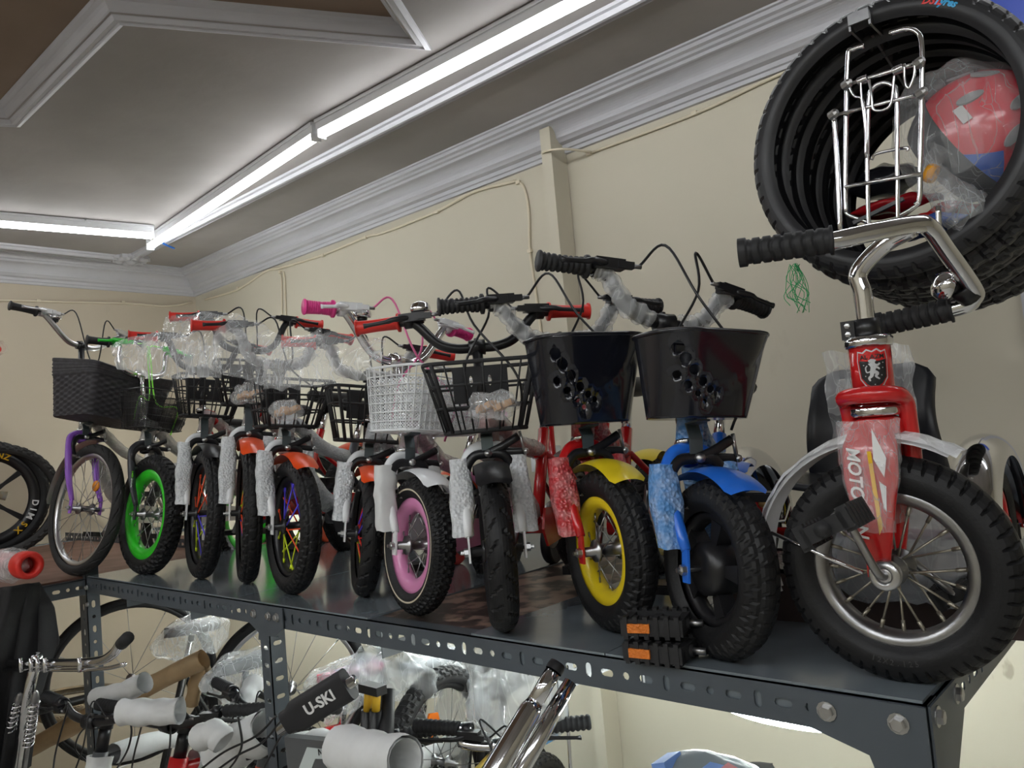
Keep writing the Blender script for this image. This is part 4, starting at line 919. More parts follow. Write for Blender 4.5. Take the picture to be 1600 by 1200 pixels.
# rim lip in bright chrome
MB().lathe([(TR - 0.049, -0.019), (TR - 0.044, -0.0205), (TR - 0.040, -0.019), (TR - 0.044, -0.017)], (0, 0, TR), AX_Y, 64, close=True).build('rim_lip', mat('bright_rim', (0.82, 0.82, 0.83), 0.22, 1.0), tri)
for s_, tx_ in ((-1, '12X2.125'), (1, '12X2.125')):
    n_ = len(tx_)
    for k, ch in enumerate(tx_):
        a = math.radians(-90 + (k - n_ / 2) * 3.6 - 2) if s_ < 0 else math.radians(-90 - (k - n_ / 2) * 3.6 + 2)
        r_ = TR - 0.030; p = V((r_ * math.cos(a), s_ * 0.0292, TR + r_ * math.sin(a))); xd = V((-math.sin(a), 0, math.cos(a))) * (1 if s_ < 0 else -1); zd = V((0, s_, 0)); yd = zd.cross(xd)
        text(ch, 0.010, tt, Matrix.Translation((0, 0, -TR)) @ frame(p, xd, yd, zd), mat('moulded_letter_rubber', (0.05, 0.05, 0.052), 0.45), ext=0.0006)
zc_ = 2 * TR + 0.045
# fork: pressed flat blades
for s_ in (-1, 1):
    mb = MB()
    def bl(u, v, s_=s_):
        z = TR + 0.012 + (zc_ - TR - 0.012) * v; a = 2 * PI * u; wd = 0.015 + 0.020 * min(1, v * 1.6) - 0.010 * max(0, v - 0.85) / 0.15; th = 0.008 + 0.002 * v
        y = s_ * (0.046 - 0.012 * v ** 4 - 0.012 * max(0, v - 0.8) / 0.2); c, q = math.cos(a), math.sin(a)
        return V((-0.010 + 0.004 * v + wd * math.copysign(abs(c) ** 0.7, c), y + th * math.copysign(abs(q) ** 0.7, q), z))
    mb.grid(bl, 20, 14, closeu=True); mb.box((-0.01, s_ * 0.045, TR + 0.012), (0.03, 0.005, 0.035))
    mb.build('fork_blade', RED, tri)
    mb = MB()
    def wr(u, v, s_=s_):
        z = TR + 0.055 + (zc_ - TR - 0.05) * v; a = 2 * PI * u; wd = 0.022 + 0.018 * min(1, v * 1.6); y = s_ * (0.046 - 0.02 * v ** 4); c, q = math.cos(a), math.sin(a)
        return V((-0.008 + wd * math.copysign(abs(c) ** 0.7, c), y + 0.014 * math.copysign(abs(q) ** 0.7, q), z))
    mb.grid(wr, 24, 20, closeu=True); mb.crumple(0.004, 60, s_); mb.build('fork_film', film('fork_film', 0.05, 0.5, 0.15, scale=45), tri)
# decals on the near blade
WD = mat('white_decal', (0.8, 0.8, 0.8), 0.3); YD = mat('yellow_decal', (0.85, 0.5, 0.02), 0.3); KD = mat('black_decal', (0.01, 0.01, 0.012), 0.3); SD = mat('silver_decal', (0.55, 0.56, 0.58), 0.3, 0.3); RD = mat('red_decal', (0.6, 0.02, 0.02), 0.3)
yb_ = -0.0575
dz = frame((-0.024, yb_ - 0.001, 0.262), (0, 0, -1), (1, 0, 0), (0, -1, 0))
text('MOTORON', 0.023, tri, dz, WD, 'fork_lettering', 0.0008, shear=0.25, bold=0.0005)
MB().prism([(-0.006, 0.315), (-0.001, 0.315), (0.003, 0.215), (-0.002, 0.205)], 0.0008, lambda x, y, z: V((x, yb_ + 0.001 - z, y))).build('yellow_stripe', YD, tri)
MB().prism([(0.003, 0.345), (0.017, 0.305), (0.012, 0.280), (0.001, 0.305)], 0.0008, lambda x, y, z: V((x, yb_ + 0.001 - z, y))).prism([(0.005, 0.275), (0.013, 0.268), (0.010, 0.235), (0.007, 0.24)], 0.0008, lambda x, y, z: V((x, yb_ + 0.001 - z, y))).build('white_flash', WD, tri)['kind'] = 'stuff'
# crown, head tube, collar
MB().lathe([(0, -0.03), (0.036, -0.03), (0.033, 0.002), (0.022, 0.01), (0, 0.012)], (-0.002, 0, zc_), (0, 0, 1), 20).build('fork_crown', RED, tri)
hx = -0.002
MB().lathe([(0.02, 0.360), (0.0325, 0.360), (0.034, 0.364), (0.034, 0.371), (0.031, 0.376), (0.02, 0.376)], (hx, 0, 0), (0, 0, 1), 28, close=True).build('lower_race', CHR, tri)
MB().lathe([(0.0, 0.376), (0.0275, 0.376), (0.0275, 0.456), (0.0, 0.456)], (hx, 0, 0), (0, 0, 1), 28).build('head_tube', RED, tri)
MB().lathe([(0.02, 0.456), (0.0305, 0.456), (0.032, 0.460), (0.032, 0.467), (0.028, 0.471), (0.0, 0.471)], (hx, 0, 0), (0, 0, 1), 28).build('upper_race', CHR, tri)
mb = MB().lathe([(0.0, 0.470), (0.0175, 0.470), (0.0175, 0.495), (0.0, 0.495)], (hx, 0, 0), (0, 0, 1), 20).box((hx - 0.022, -0.006, 0.482), (0.018, 0.014, 0.026)); mb.build('clamp_collar', BLK, tri)
for z_ in (0.476, 0.488): MB().lathe([(0, 0.003), (0.004, 0.002), (0.004, 0)], (hx - 0.022, -0.013, z_), (0, -1, 0), 6, smooth=False).build('collar_bolt', ZNC, tri)
# badge on the head tube, facing the camera (-y side)
def onhead(rr):
    def f(px, py, z): a = px / 0.0275 + 0.32; return V((hx + (rr + z) * math.sin(a), -(rr + z) * math.cos(a), 0.424 + py))
    return f
def shield(k): return [(x * k, y * k) for x, y in ((-0.017, 0.024), (-0.011, 0.022), (-0.006, 0.026), (0, 0.023), (0.006, 0.026), (0.011, 0.022), (0.017, 0.024), (0.0185, 0.012), (0.0165, -0.012), (0.010, -0.022), (0, -0.028), (-0.010, -0.022), (-0.0165, -0.012), (-0.0185, 0.012))]
def dense(poly, st=0.004):
    return [(-0.02 + st * i, -0.03 + st * j) for i in range(11) for j in range(15) if inpoly((-0.02 + st * i, -0.03 + st * j), poly)]
def inpoly(p, lp):
    c = False; n = len(lp)
    for i in range(n):
        a, b = lp[i], lp[(i + 1) % n]
        if (a[1] > p[1]) != (b[1] > p[1]) and p[0] < (b[0] - a[0]) * (p[1] - a[1]) / (b[1] - a[1]) + a[0]: c = not c
    return c
for rr, k, m_, nm in ((0.0277, 1.08, SD, 'badge_border'), (0.0283, 0.99, RED, 'badge_field')):
    sp_ = shield(k); MB().prism(sp_, 0.0006, onhead(rr), extra=dense(shield(k * 0.93))).build(nm, m_, tri)
low = [(-0.0162, 0.0125), (0.0162, 0.0125), (0.0150, -0.011), (0.009, -0.020), (0, -0.0255), (-0.009, -0.020), (-0.0150, -0.011)]
MB().prism(low, 0.0006, onhead(0.0290), extra=dense([(x * 0.92, y * 0.92) for x, y in low])).build('badge_panel', KD, tri)
lt = text('AL AZM', 0.0085, tri, Matrix.Identity(4), KD, 'badge_lettering', 0.0003, bold=0.0002)
for v in lt.data.vertices: c_ = onhead(0.0290)(v.co.x, v.co.y + 0.0165, v.co.z); v.co = c_
# rearing lion, silver, built from a few flat limbs
lion = MB()
def limb(pts, r):
    P2 = spline([(a, b, 0) for a, b in pts], 4); L_ = [];Rr = []
    n = len(P2)
    for i, p in enumerate(P2):
        t_ = P2[min(i + 1, n - 1)] - P2[max(i - 1, 0)]; t_.normalize(); nn = V((-t_.y, t_.x, 0)); w_ = r[0] + (r[1] - r[0]) * i / (n - 1); L_.append(p + nn * w_); Rr.append(p - nn * w_)
    vs = [onhead(0.0298)(p.x, p.y, 0) for p in L_ + Rr]; lion.add(vs, [(i, i + n, i + n + 1, i + 1) for i in range(n - 1)], False)
limb([(-0.002, 0.009), (0.000, 0.003), (-0.002, -0.004)], (0.0040, 0.0026)); limb([(-0.005, 0.0105), (-0.001, 0.0112), (0.002, 0.009)], (0.0016, 0.0036))
limb([(0.000, 0.006), (0.005, 0.005), (0.008, 0.0075)], (0.0018, 0.0010)); limb([(0.000, 0.003), (0.005, 0.0015), (0.007, -0.001)], (0.0016, 0.0009))
limb([(-0.001, -0.003), (0.004, -0.006), (0.002, -0.010), (0.006, -0.014)], (0.0026, 0.0009)); limb([(-0.002, -0.004), (-0.003, -0.009), (-0.006, -0.012), (-0.005, -0.016)], (0.0026, 0.0009))
limb([(-0.003, -0.003), (-0.008, -0.004), (-0.009, 0.002), (-0.007, 0.005)], (0.0009, 0.0007)); lion.build('badge_lion', SD, tri)['kind'] = 'stuff'
for k, (a, b) in enumerate(((-0.011, 0.006), (0.011, 0.001), (-0.010, -0.009), (0.009, -0.009), (0.0, -0.021), (0.012, 0.008))):
    MB().prism(oval(a, b, 0.0008, 0.0008, 5), 0.0003, onhead(0.0296)).build('badge_star', SD, tri)
# handlebar: bent stem and U bar, chrome
stem = spline([(hx, 0, 0.47), (hx, 0, 0.53), (-0.004, 0, 0.562), (0.03, 0.0, 0.592), (0.072, -0.008, 0.606)], 8)
MB().tube(stem, 0.0125, 16).build('stem', CHR, tri)
bar = [(-0.112, -0.142, 0.594), (-0.02, -0.108, 0.592), (0.03, -0.07, 0.600), (0.075, -0.012, 0.610), (0.088, 0.01, 0.606), (0.098, 0.05, 0.580), (0.115, 0.125, 0.530), (0.112, 0.14, 0.516), (0.09, 0.142, 0.506), (-0.02, 0.135, 0.496)]
MB().tube(spline(bar, 7), 0.0125, 14).build('handlebar', CHR, tri)
def tgrip(a, b):
    a, b = V(a), V(b); d = b - a; L = d.length; mb = MB(); N = 96; K = 24
    X = axes(d)
    def fn(u, v):
        t = v; r = 0.0165; ph = (t * 9 + 0.25 * abs(math.sin(u * 2 * PI * 1.5))) % 1
        if 0.1 < t < 0.86: r += 0.0012 if ph < 0.72 else -0.0014
        if t < 0.05 or t > 0.9: r = 0.0195
        if t > 0.999 or t < 0.001: r = 0.0001
        return a + X @ V((L * t, r * math.cos(2 * PI * u), r * math.sin(2 * PI * u)))
    mb.grid(fn, K, N, closeu=True); return mb.build('grip', BLKM, tri)
tgrip((-0.002, -0.112, 0.592), (-0.118, -0.146, 0.5945)); tgrip((0.085, 0.142, 0.505), (-0.020, 0.135, 0.496))
bell(tri, (0.088, 0.115, 0.535), (-0.75, -0.55, 0.25), CHR, 0.021)
MB().lathe([(0.0125, -0.014), (0.018, -0.013), (0.018, 0.013), (0.0125, 0.014)], (0.105, 0.128, 0.527), (0.3, 0.6, -0.5), 14, close=True).build('bell_strap', BLK, tri)
# front mudguard in milky film
def guard(mb, r, hw, a0, a1, thick=0.0):
    mb.grid(lambda u, v: V((-0.006 + (r + 0.010 * (1 - (2 * v - 1) ** 2)) * math.cos(math.radians(a0 + (a1 - a0) * u)), (2 * v - 1) * hw, TR + 0.004 + (r + 0.010 * (1 - (2 * v - 1) ** 2)) * math.sin(math.radians(a0 + (a1 - a0) * u)))), 30, 10)
mb = MB(); guard(mb, TR + 0.016, 0.030, 58, 195); mb.build('front_mudguard', mat('white_mudguard', (0.75, 0.75, 0.76), 0.4), tri)
mb = MB(); guard(mb, TR + 0.021, 0.035, 55, 198); mb.crumple(0.004, 45, 2); mb.build('mudguard_film', film('mudguard_film', 0.72, 1.0, 0.25, scale=30), tri)
MB().tube([(-0.155, -0.034, TR + 0.05), (-0.03, -0.05, TR + 0.0)], 0.003, 6).build('mudguard_stay', CHR, tri)
# cranks and pedals on the front hub
MB().lathe([(0.0, -0.066), (0.018, -0.066), (0.020, -0.062), (0.020, -0.054), (0.018, -0.050), (0, -0.050)], (0, 0, TR), AX_Y, 24).lathe([(0.0095, -0.067), (0.012, -0.070), (0.017, -0.067)], (0, 0, TR), AX_Y, 20).build('bearing_cap', ALU, tri)
ck = MB().tube(spline([(0, -0.05, TR), (0, -0.078, TR + 0.002), (-0.006, -0.088, TR + 0.016), (-0.026, -0.092, TR + 0.066), (-0.030, -0.105, TR + 0.075), (-0.032, -0.165, TR + 0.075)], 5), 0.0055, 10); ck.build('crank', STL, tri)
ck = MB().tube(spline([(0, 0.05, TR), (0, 0.078, TR - 0.002), (0.012, 0.088, TR - 0.016), (0.045, 0.092, TR - 0.048), (0.052, 0.105, TR - 0.055), (0.052, 0.165, TR - 0.055)], 5), 0.0055, 10); ck.build('crank', STL, tri)
def pedal_mesh(L=0.085, W=0.07, H=0.02, reflector=True):
    mb = MB(); mb.m = 0
    mb.box((0, -W / 2 + 0.007, 0), (L, 0.014, H)).box((0, W / 2 - 0.007, 0), (L, 0.014, H)).box((-L / 2 + 0.006, 0, 0), (0.012, W * 0.8, H * 0.9)).box((L / 2 - 0.006, 0, 0), (0.012, W * 0.8, H * 0.9)).box((0, 0, 0), (L * 0.9, 0.012, H * 0.7)).box((0, 0, 0), (0.012, W * 0.8, H * 0.7))
    for k in range(6):
        x = -L / 2 + L * (k + 0.5) / 6
        for s_ in (-1, 1): mb.box((x, s_ * (W / 2 - 0.006), 0), (L / 13, 0.015, H * 1.35))
    mb.tube([(-L / 2 - 0.008, 0, 0), (L / 2 + 0.004, 0, 0)], 0.0095, 12); return mb
for sg in (-1, 1):
    M = Matrix.Translation((sg * (0.052 if sg > 0 else 0.034), sg * 0.14, TR - sg * (0.055 if sg > 0 else 0.078))) @ Matrix.Rotation(math.radians(90), 4, 'Z') @ Matrix.Rotation(math.radians(-25), 4, 'X')
    pedal_mesh(0.085, 0.072, 0.024).build('pedal', BLKM, tri, M)
# body: runs towards the wall (local frame of the world), red tubes, seat, rear wheels
Ti = (Matrix.Translation((TX, TYY, SH)) @ Matrix.Rotation(math.radians(TH), 4, 'Z')).inverted()
W2 = lambda x, y, z: Ti @ V((x, y, z))
HX = (Matrix.Translation((TX, TYY, SH)) @ Matrix.Rotation(math.radians(TH), 4, 'Z')) @ V((hx, 0, 0))
# loop handle bar in front of the head tube
pz = SH + 0.382
lp = spline([W2(HX.x - 0.037, HX.y + 0.012, pz - 0.10), W2(HX.x - 0.038, HX.y + 0.008, pz - 0.04), W2(HX.x - 0.038, HX.y + 0.0, pz - 0.004), W2(HX.x - 0.032, HX.y - 0.026, pz + 0.006), W2(HX.x, HX.y - 0.042, pz + 0.008), W2(HX.x + 0.032, HX.y - 0.026, pz + 0.006), W2(HX.x + 0.038, HX.y + 0.0, pz - 0.004), W2(HX.x + 0.038, HX.y + 0.008, pz - 0.04), W2(HX.x + 0.037, HX.y + 0.012, pz - 0.10)], 8)
rx1, rx2, ry_ = -0.86, -0.36, 1.76
MB().tube(lp, 0.0115, 14).tube(spline([W2(HX.x, HX.y + 0.02, SH + 0.43), W2(-0.47, 1.35, SH + 0.33), W2(-0.55, 1.55, SH + 0.2), W2(-0.6, ry_, SH + 0.13)], 6), 0.016, 12).tube(spline([W2(HX.x - 0.037, HX.y + 0.012, pz - 0.10), W2(-0.48, 1.3, SH + 0.24), W2(-0.5, 1.4, SH + 0.2), W2(-0.62, ry_, SH + 0.12)], 5), 0.011, 10).tube(spline([W2(HX.x + 0.037, HX.y + 0.012, pz - 0.10), W2(-0.38, 1.3, SH + 0.24), W2(-0.42, 1.4, SH + 0.2), W2(-0.58, ry_, SH + 0.12)], 5), 0.011, 10).tube([W2(rx1, ry_, SH + 0.1), W2(rx2, ry_, SH + 0.1)], 0.011, 10).build('frame', RED, tri)
# seat with tall back
def seatf(u, v):
    # v: 0 front of the seat -> 1 top of the back
    hw = 0.122 + 0.010 * math.sin(v * 6); k = max(0.0, (v - 0.9) / 0.1); hw *= math.sqrt(max(0.03, 1 - k * k * 0.6))
    x = (2 * u - 1) * hw; c = (2 * u - 1) ** 2
    if v < 0.4: y = 1.42 + 0.46 * v; z = SH + 0.235 + 0.015 * c
    else: t_ = (v - 0.4) / 0.6; y = 1.60 + 0.05 * t_ - 0.045 * c * math.sin(t_ * PI); z = SH + 0.235 + 0.215 * t_
    return W2(-0.515 + x, y, z)
so_ = MB().grid(seatf, 18, 26).build('seat', mat('seat_black_plastic', (0.02, 0.021, 0.025), 0.4), tri)
sm_ = so_.modifiers.new('s', 'SOLIDIFY'); sm_.thickness = 0.012
mb = MB(); mb.grid(lambda u, v: W2(-0.575 + 0.16 * u, 1.555, SH + 0.29 + 0.19 * v), 16, 16); mb.crumple(0.012, 22, 5); mb.build('seat_bag', film('seat_bag_film', 0.12, 0.8, 0.15, scale=30), tri)
mb = MB(); mb.grid(lambda u, v: W2(-0.56 + 0.10 * u, 1.575, SH + 0.30 + 0.13 * v), 8, 8); mb.crumple(0.006, 22, 9); mb.build('foil_liner', mat('crumpled_silver_foil', (0.7, 0.7, 0.7), 0.25, 0.8, bump=1.0, bscale=50), tri)
# rear wheels with chrome mudguards
for cx in (rx1, rx2):
    cw_ = W2(cx, ry_, SH + 0.122)
    axd = (Ti.to_3x3() @ V((1, 0, 0))).normalized(); M = Matrix.Translation(cw_) @ Matrix.Rotation(math.radians(-TH + 90), 4, 'Z')
    tire_mb(0.122, 0.045, 'slash', 80, 14).build('rear_tire', RUB, tri, M)
    rr, ri = rim_mb(0.122, 0.045); rr.lathe([(0, -0.02), (0.012, -0.03), (0.03, -0.02), (ri + 0.002, -0.004), (ri + 0.002, 0.004), (0.03, 0.02), (0.012, 0.03), (0, 0.02)], (0, 0, 0), AX_Y, 30); rr.build('rear_wheel_disc', RED, tri, M)
    mb = MB()
    def fg(u, v):
        a = math.radians(-10 + 190 * u); b = math.radians(-95 + 190 * v); r = 0.136 + 0.042 * math.cos(b); return V((r * math.cos(a), 0.044 * math.sin(b), r * math.sin(a)))
    mb.grid(fg, 30, 14); mb.build('rear_mudguard', CHR, tri, M)
    mb = MB(); mb.tube([(0.115, -0.05, 0.03), (0.06, -0.055, -0.005), (0.0, -0.05, 0.0)], 0.003, 6).box((0.12, 0, -0.03), (0.02, 0.05, 0.03)); mb.build('mudguard_bracket', CHR, tri, M)
p = at_y(1200, 787, 1.7); MB().ball(Ti @ p, 0.022, 12, (1, 1, 0.5)).build('rear_reflector', mat('amber_reflector', (0.75, 0.5, 0.2), 0.2), tri)

# ================================================================ THINGS ON THE SHELF
def pedal_thing(loc, rz, label):
    t = empty('bicycle_pedal', loc, rz, label, 'pedal', 'loose black pedals stacked on the shelf')
    pedal_mesh(0.10, 0.075, 0.026).build('pedal_cage', BLKM, t)
    for s_ in (-1, 1): MB().box((-0.02, s_ * 0.0395, 0), (0.036, 0.004, 0.014)).build('reflector', mat('amber_pedal_reflector', (0.75, 0.2, 0.02), 0.25, bump=0.8, bscale=300), t)
    MB().tube([(0.05, 0, 0), (0.075, 0, 0)], 0.006, 8).build('spindle', STL, t)
    return t
q = at_z(1035, 1030, SH)
pedal_thing((q.x, q.y, SH + 0.018), math.radians(8), 'lower of two black pedals with amber reflectors stacked in front of the blue bicycle')
pedal_thing((q.x - 0.012, q.y + 0.012, SH + 0.054), math.radians(18), 'upper of two black pedals with amber reflectors stacked in front of the blue bicycle')
# carton with wrapped goods and a clear bag behind the tricycle wheel
q = at_z(1215, 985, SH)
cx_ = empty('carton', (q.x + 0.12, 1.52, SH), 0.05, 'dark open carton of wrapped small parts behind the front wheel of the tricycle', 'box')
mb = MB(); 
for a, b, c, d in ((0, -0.13, 0.52, 0.006), (0, 0.13, 0.52, 0.006)): mb.box((a, b, 0.042), (c, d, 0.084))
for s_ in (-1, 1): mb.box((s_ * 0.26, 0, 0.042), (0.006, 0.266, 0.084))
mb.box((0, 0, 0.003), (0.52, 0.26, 0.004)); mb.build('tray', mat('dark_brown_carton', (0.05, 0.03, 0.028), 0.6, noise_amt=0.3), cx_)
mb = MB(); mb.grid(lambda u, v: V((-0.25 + 0.5 * u, -0.12 + 0.24 * v, 0.085)), 24, 14); mb.crumple(0.018, 16, 3); mb.build('wrapped_goods', mat('printed_sachets', (0.45, 0.42, 0.4), 0.25, col2=(0.07, 0.05, 0.05), nscale=40, detail=6), cx_)
q = at_y(1440, 850, 1.36)
def bag_mb(c, r, sc, seed, seg=22, amp=0.35, tail=None):
    mb = MB(); mb.ball((0, 0, 0), 1.0, seg * 2)
    out = []
    for p in mb.v:
        p = V(p); n_ = noise.noise(p * 1.3 + V((seed, 0, 0))) * amp + noise.noise(p * 4 + V((0, seed, 0))) * amp * 0.35
        out.append(tuple(V(c) + V((p.x * sc[0], p.y * sc[1], p.z * sc[2])) * r * (1 + n_)))
    mb.v = out; return mb
bt = bag_mb(q - V((0, 0, 0.02)), 0.13, (1.1, 0.35, 0.62), 3.3).build('plastic_bag', film('grey_bag', 0.35, 0.75, 0.2, (0.62, 0.66, 0.72), 18)); tag(bt, 'grey translucent plastic bag seen through the tricycle front wheel', 'bag')
# clear polythene sheets over the handlebars on the left
def sheet(name, pts, depth, label, seed, m, cat='plastic sheet', nu=60, amp=0.02):
    """draped sheet through a grid of surveyed points pts[row][col] = (px, py, world y)"""
    G = [[at_y(a, b, y) for a, b, y in row] for row in pts]; nr, nc = len(G), len(G[0])
    def cr(P, t):
        P = [P[0] * 2 - P[1]] + P + [P[-1] * 2 - P[-2]]; n_ = len(P) - 3; s_ = min(int(t * n_), n_ - 1); t = t * n_ - s_; a, b, c, d = P[s_:s_ + 4]
        return 0.5 * ((2 * b) + (c - a) * t + (2 * a - 5 * b + 4 * c - d) * t * t + (-a + 3 * b - 3 * c + d) * t ** 3)
    mb = MB(); mb.grid(lambda u, v: cr([cr(list(r_), u) for r_ in G], v), nu, nu // 2)
    out = []
    for p in mb.v:
        p = V(p); n1 = noise.noise_vector(p * 9 + V((seed, 0, 0))) * amp; rd = 1 - abs(noise.noise(p * 26 + V((0, seed, 0)))) * 2
        out.append(tuple(p + n1 + V((0, -1, 0.2)) * rd * amp * 0.4))
    mb.v = out; return tag(mb.build(name, m), label, cat)
F3 = film('draped_film', 0.06, 0.7, 0.12, scale=16, bump=1.0)
sheet('plastic_sheet', [[(262, 497, 1.16), (330, 490, 1.15), (400, 502, 1.14), (440, 528, 1.12), (500, 515, 1.12)], [(255, 528, 1.1), (330, 525, 1.08), (390, 545, 1.08), (450, 560, 1.06), (520, 560, 1.06)], [(268, 555, 1.1), (340, 580, 1.06), (400, 600, 1.05), (470, 605, 1.04), (540, 590, 1.05)]], 0, 'clear crumpled polythene sheet draped over the red grips at left of centre', 1.0, F3, amp=0.016)
sheet('plastic_sheet', [[(405, 528, 1.08), (440, 530, 1.08), (500, 525, 1.08), (560, 524, 1.08), (610, 530, 1.10)], [(410, 560, 1.04), (450, 565, 1.02), (510, 565, 1.02), (560, 560, 1.04), (602, 560, 1.06)], [(414, 610, 1.05), (450, 608, 1.02), (510, 600, 1.02), (560, 596, 1.04), (598, 590, 1.06)]], 0, 'clear polythene sheet hanging over wrapped bars left of the white basket', 4.0, F3, amp=0.016)
sheet('plastic_sheet', [[(172, 545, 1.02), (215, 522, 1.05), (250, 520, 1.06), (300, 530, 1.06), (350, 545, 1.05)], [(185, 560, 1.0), (225, 560, 1.02), (260, 560, 1.03), (310, 562, 1.03), (352, 570, 1.03)], [(190, 575, 1.0), (230, 590, 1.02), (270, 592, 1.02), (310, 590, 1.02), (350, 590, 1.02)]], 0, 'clear polythene sheet over the green and red grips beside the wicker basket', 8.0, F3, amp=0.014)
# bag of small parts in baskets
for (px, py, yy, sc, lab) in ((770, 632, 1.10, (1.2, 0.7, 0.55), 'clear bag of tan parts in the black grid basket right of the white one'), (385, 615, 1.13, (1.2, 0.7, 0.6), 'clear bag of small parts lying in the grid basket of the edge-on bicycle'), (445, 640, 1.09, (1.1, 0.6, 0.5), 'clear bag of silver parts lying in the grid basket above the violet spokes')):
    p = at_y(px, py, yy); b = empty('parts_bag', p, 0, lab, 'bag', 'bags of parts in the baskets')
    bag_mb((0, 0, 0), 0.05, sc, px * 0.1, 14, 0.5).build('bag', film('parts_film', 0.12, 0.5, 0.12, scale=40), b)
    for k in range(4): MB().box((-0.03 + 0.02 * k, 0.004 * k, -0.006 + 0.006 * (k % 2)), (0.018, 0.02, 0.012), axes((1, 0.3 * k - 0.4, 0.3))).build('part', mat('tan_parts', (0.42, 0.22, 0.08), 0.5), b)

# ================================================================ HANGING TYRES, RACK AND HELMET (upper right)
HZ = CAMZ + 0.465; HXc = -0.39; HY = 1.5
first = None; sides = ['slash', 'knob']
tm = {}
lab = ['large black tire with red and blue sidewall lettering, frontmost of the hanging stack', 'black tire directly behind the lettered one in the hanging stack', 'third black tire from the front of the hanging stack', 'fourth black tire from the front of the hanging stack', 'fifth black tire from the front of the hanging stack', 'sixth black tire from the front of the hanging stack', 'seventh black tire from the front of the hanging stack', 'rearmost black tire of the hanging stack nearest the wall']
for k in range(8):
    key = 'slash' if k in (0, 3, 5) else 'knob'
    dz = -0.004 * k - (0.012 if k else 0); Rk = 0.25 + (0.004 if k % 2 else 0)
    Mz = Matrix.Translation((HXc + 0.003 * ((k * 37) % 5 - 2), HY + 0.054 * k, HZ + dz)) @ roty(0.4 * k)
    if key not in tm:
        o = tire_mb(0.25, 0.054, key, 260, 22).build('tire', mat('new_tire_rubber', (0.022, 0.022, 0.025), 0.42, noise_amt=0.25, nscale=10), None, Mz); tm[key] = o
        o.matrix_world = Mz
    else:
        o = tm[key].copy(); COL.objects.link(o); o.matrix_world = Mz
    tag(o, lab[k], 'tire', 'tires hanging in a stack on the wall bracket')
    if k == 0: T0 = o
for txt, a0, m_ in (('DSIL', 63.5, mat('red_print', (0.8, 0.04, 0.04), 0.4)), ('Tyres', 58.0, mat('sky_blue_print', (0.05, 0.45, 0.85), 0.4))):
    # lettering follows the sidewall
    lt = text(txt, 0.017, T0, Matrix.Identity(4), m_, 'sidewall_lettering', 0.0004, shear=0.3, bold=0.0006)
    for v in lt.data.vertices:
        r_ = 0.2255 + v.co.y - 0.001; th = math.radians(a0) - v.co.x / 0.228
        v.co = (r_ * math.cos(th), -(math.sqrt(max(0, 0.027 ** 2 - (r_ - 0.223) ** 2)) + 0.0012) - v.co.z, r_ * math.sin(th))
# bracket arm
ba = empty('wall_bracket', (HXc - 0.02, WALL, HZ), 0, 'grey steel wall bracket arm carrying the hanging tires', 'bracket')
az = 0.222
MB().box((0, -(WALL - 1.46) / 2, az), (0.036, WALL - 1.46, 0.004)).box((-0.017, -(WALL - 1.46) / 2, az - 0.012), (0.004, WALL - 1.46, 0.024)).box((0.017, -(WALL - 1.46) / 2, az - 0.012), (0.004, WALL - 1.46, 0.024)).box((0, -(WALL - 1.458), az - 0.005), (0.036, 0.004, 0.02)).build('arm', STL, ba)
MB().prism([(-0.98, az - 0.02), (-0.10, az - 0.02), (-0.01, az - 0.25), (-0.06, az - 0.25)], 0.004, lambda x, y, z: V((z, x, y))).build('web', mat('bracket_grey', (0.16, 0.16, 0.17), 0.45, 0.5), ba)
MB().box((0, -0.004, az - 0.12), (0.06, 0.008, 0.3)).build('wall_plate', STL, ba)
# chrome rear rack, hung on the bracket
Yr = 1.40
rk = empty('luggage_rack', at_y(1370, 200, Yr), 0, 'chrome wire rear luggage rack hanging in front of the tires', 'rack')
o0 = rk.location.copy()
rp = lambda L, dy=0.0: [at_y(a, b, Yr + dy) - o0 for a, b in L]
def wire(L, r, dy=0.0, n=5, cap=True): return MB().tube(spline(rp(L, dy), n), r, 8)
wire([(1390, 52), (1415, 46), (1432, 50), (1440, 66), (1441, 120), (1438, 250), (1437, 308), (1430, 320)], 0.0042).build('outer_wire', CHR, rk)
wire([(1322, 332), (1321, 300), (1322, 200), (1325, 90), (1332, 78), (1350, 72)], 0.0042).build('outer_wire', CHR, rk)
wire([(1322, 332), (1328, 337), (1358, 348)], 0.0036).build('foot_wire', CHR, rk); wire([(1400, 340), (1428, 324), (1437, 316)], 0.0036).build('foot_wire', CHR, rk)
wire([(1359, 370), (1357, 340), (1355, 250), (1357, 165), (1362, 140), (1378, 130), (1394, 134), (1401, 148), (1402, 250), (1403, 360)], 0.0038, -0.004).build('inner_wire', CHR, rk)
for a, b in (((1322, 133), (1436, 98)), ((1310, 179), (1441, 146)), ((1320, 292), (1441, 271))): wire([a, b], 0.0036, -0.008, 1).build('cross_wire', CHR, rk)
wire([(1303, 178), (1308, 250), (1314, 374)], 0.0045, -0.006).build('support_leg', CHR, rk); wire([(1466, 322), (1468, 372)], 0.0045, 0.02).build('support_leg', CHR, rk)
wire([(1345, 125), (1346, 150), (1352, 200), (1353, 246)], 0.0024, -0.01).build('spring_wire', CHR, rk)
wire([(1327, 135), (1335, 150), (1350, 162), (1354, 240)], 0.0024, -0.01).build('spring_wire', CHR, rk)
wire([(1358, 125), (1362, 150), (1366, 172), (1390, 166), (1396, 130), (1397, 118)], 0.0024, -0.012).build('spring_wire', CHR, rk)
wire([(1413, 100), (1414, 125), (1420, 138), (1428, 118), (1429, 95)], 0.0024, -0.012).build('spring_wire', CHR, rk)
wire([(1362, 250), (1370, 240), (1415, 231), (1418, 236)], 0.0026, 0.01).build('spring_wire', CHR, rk)
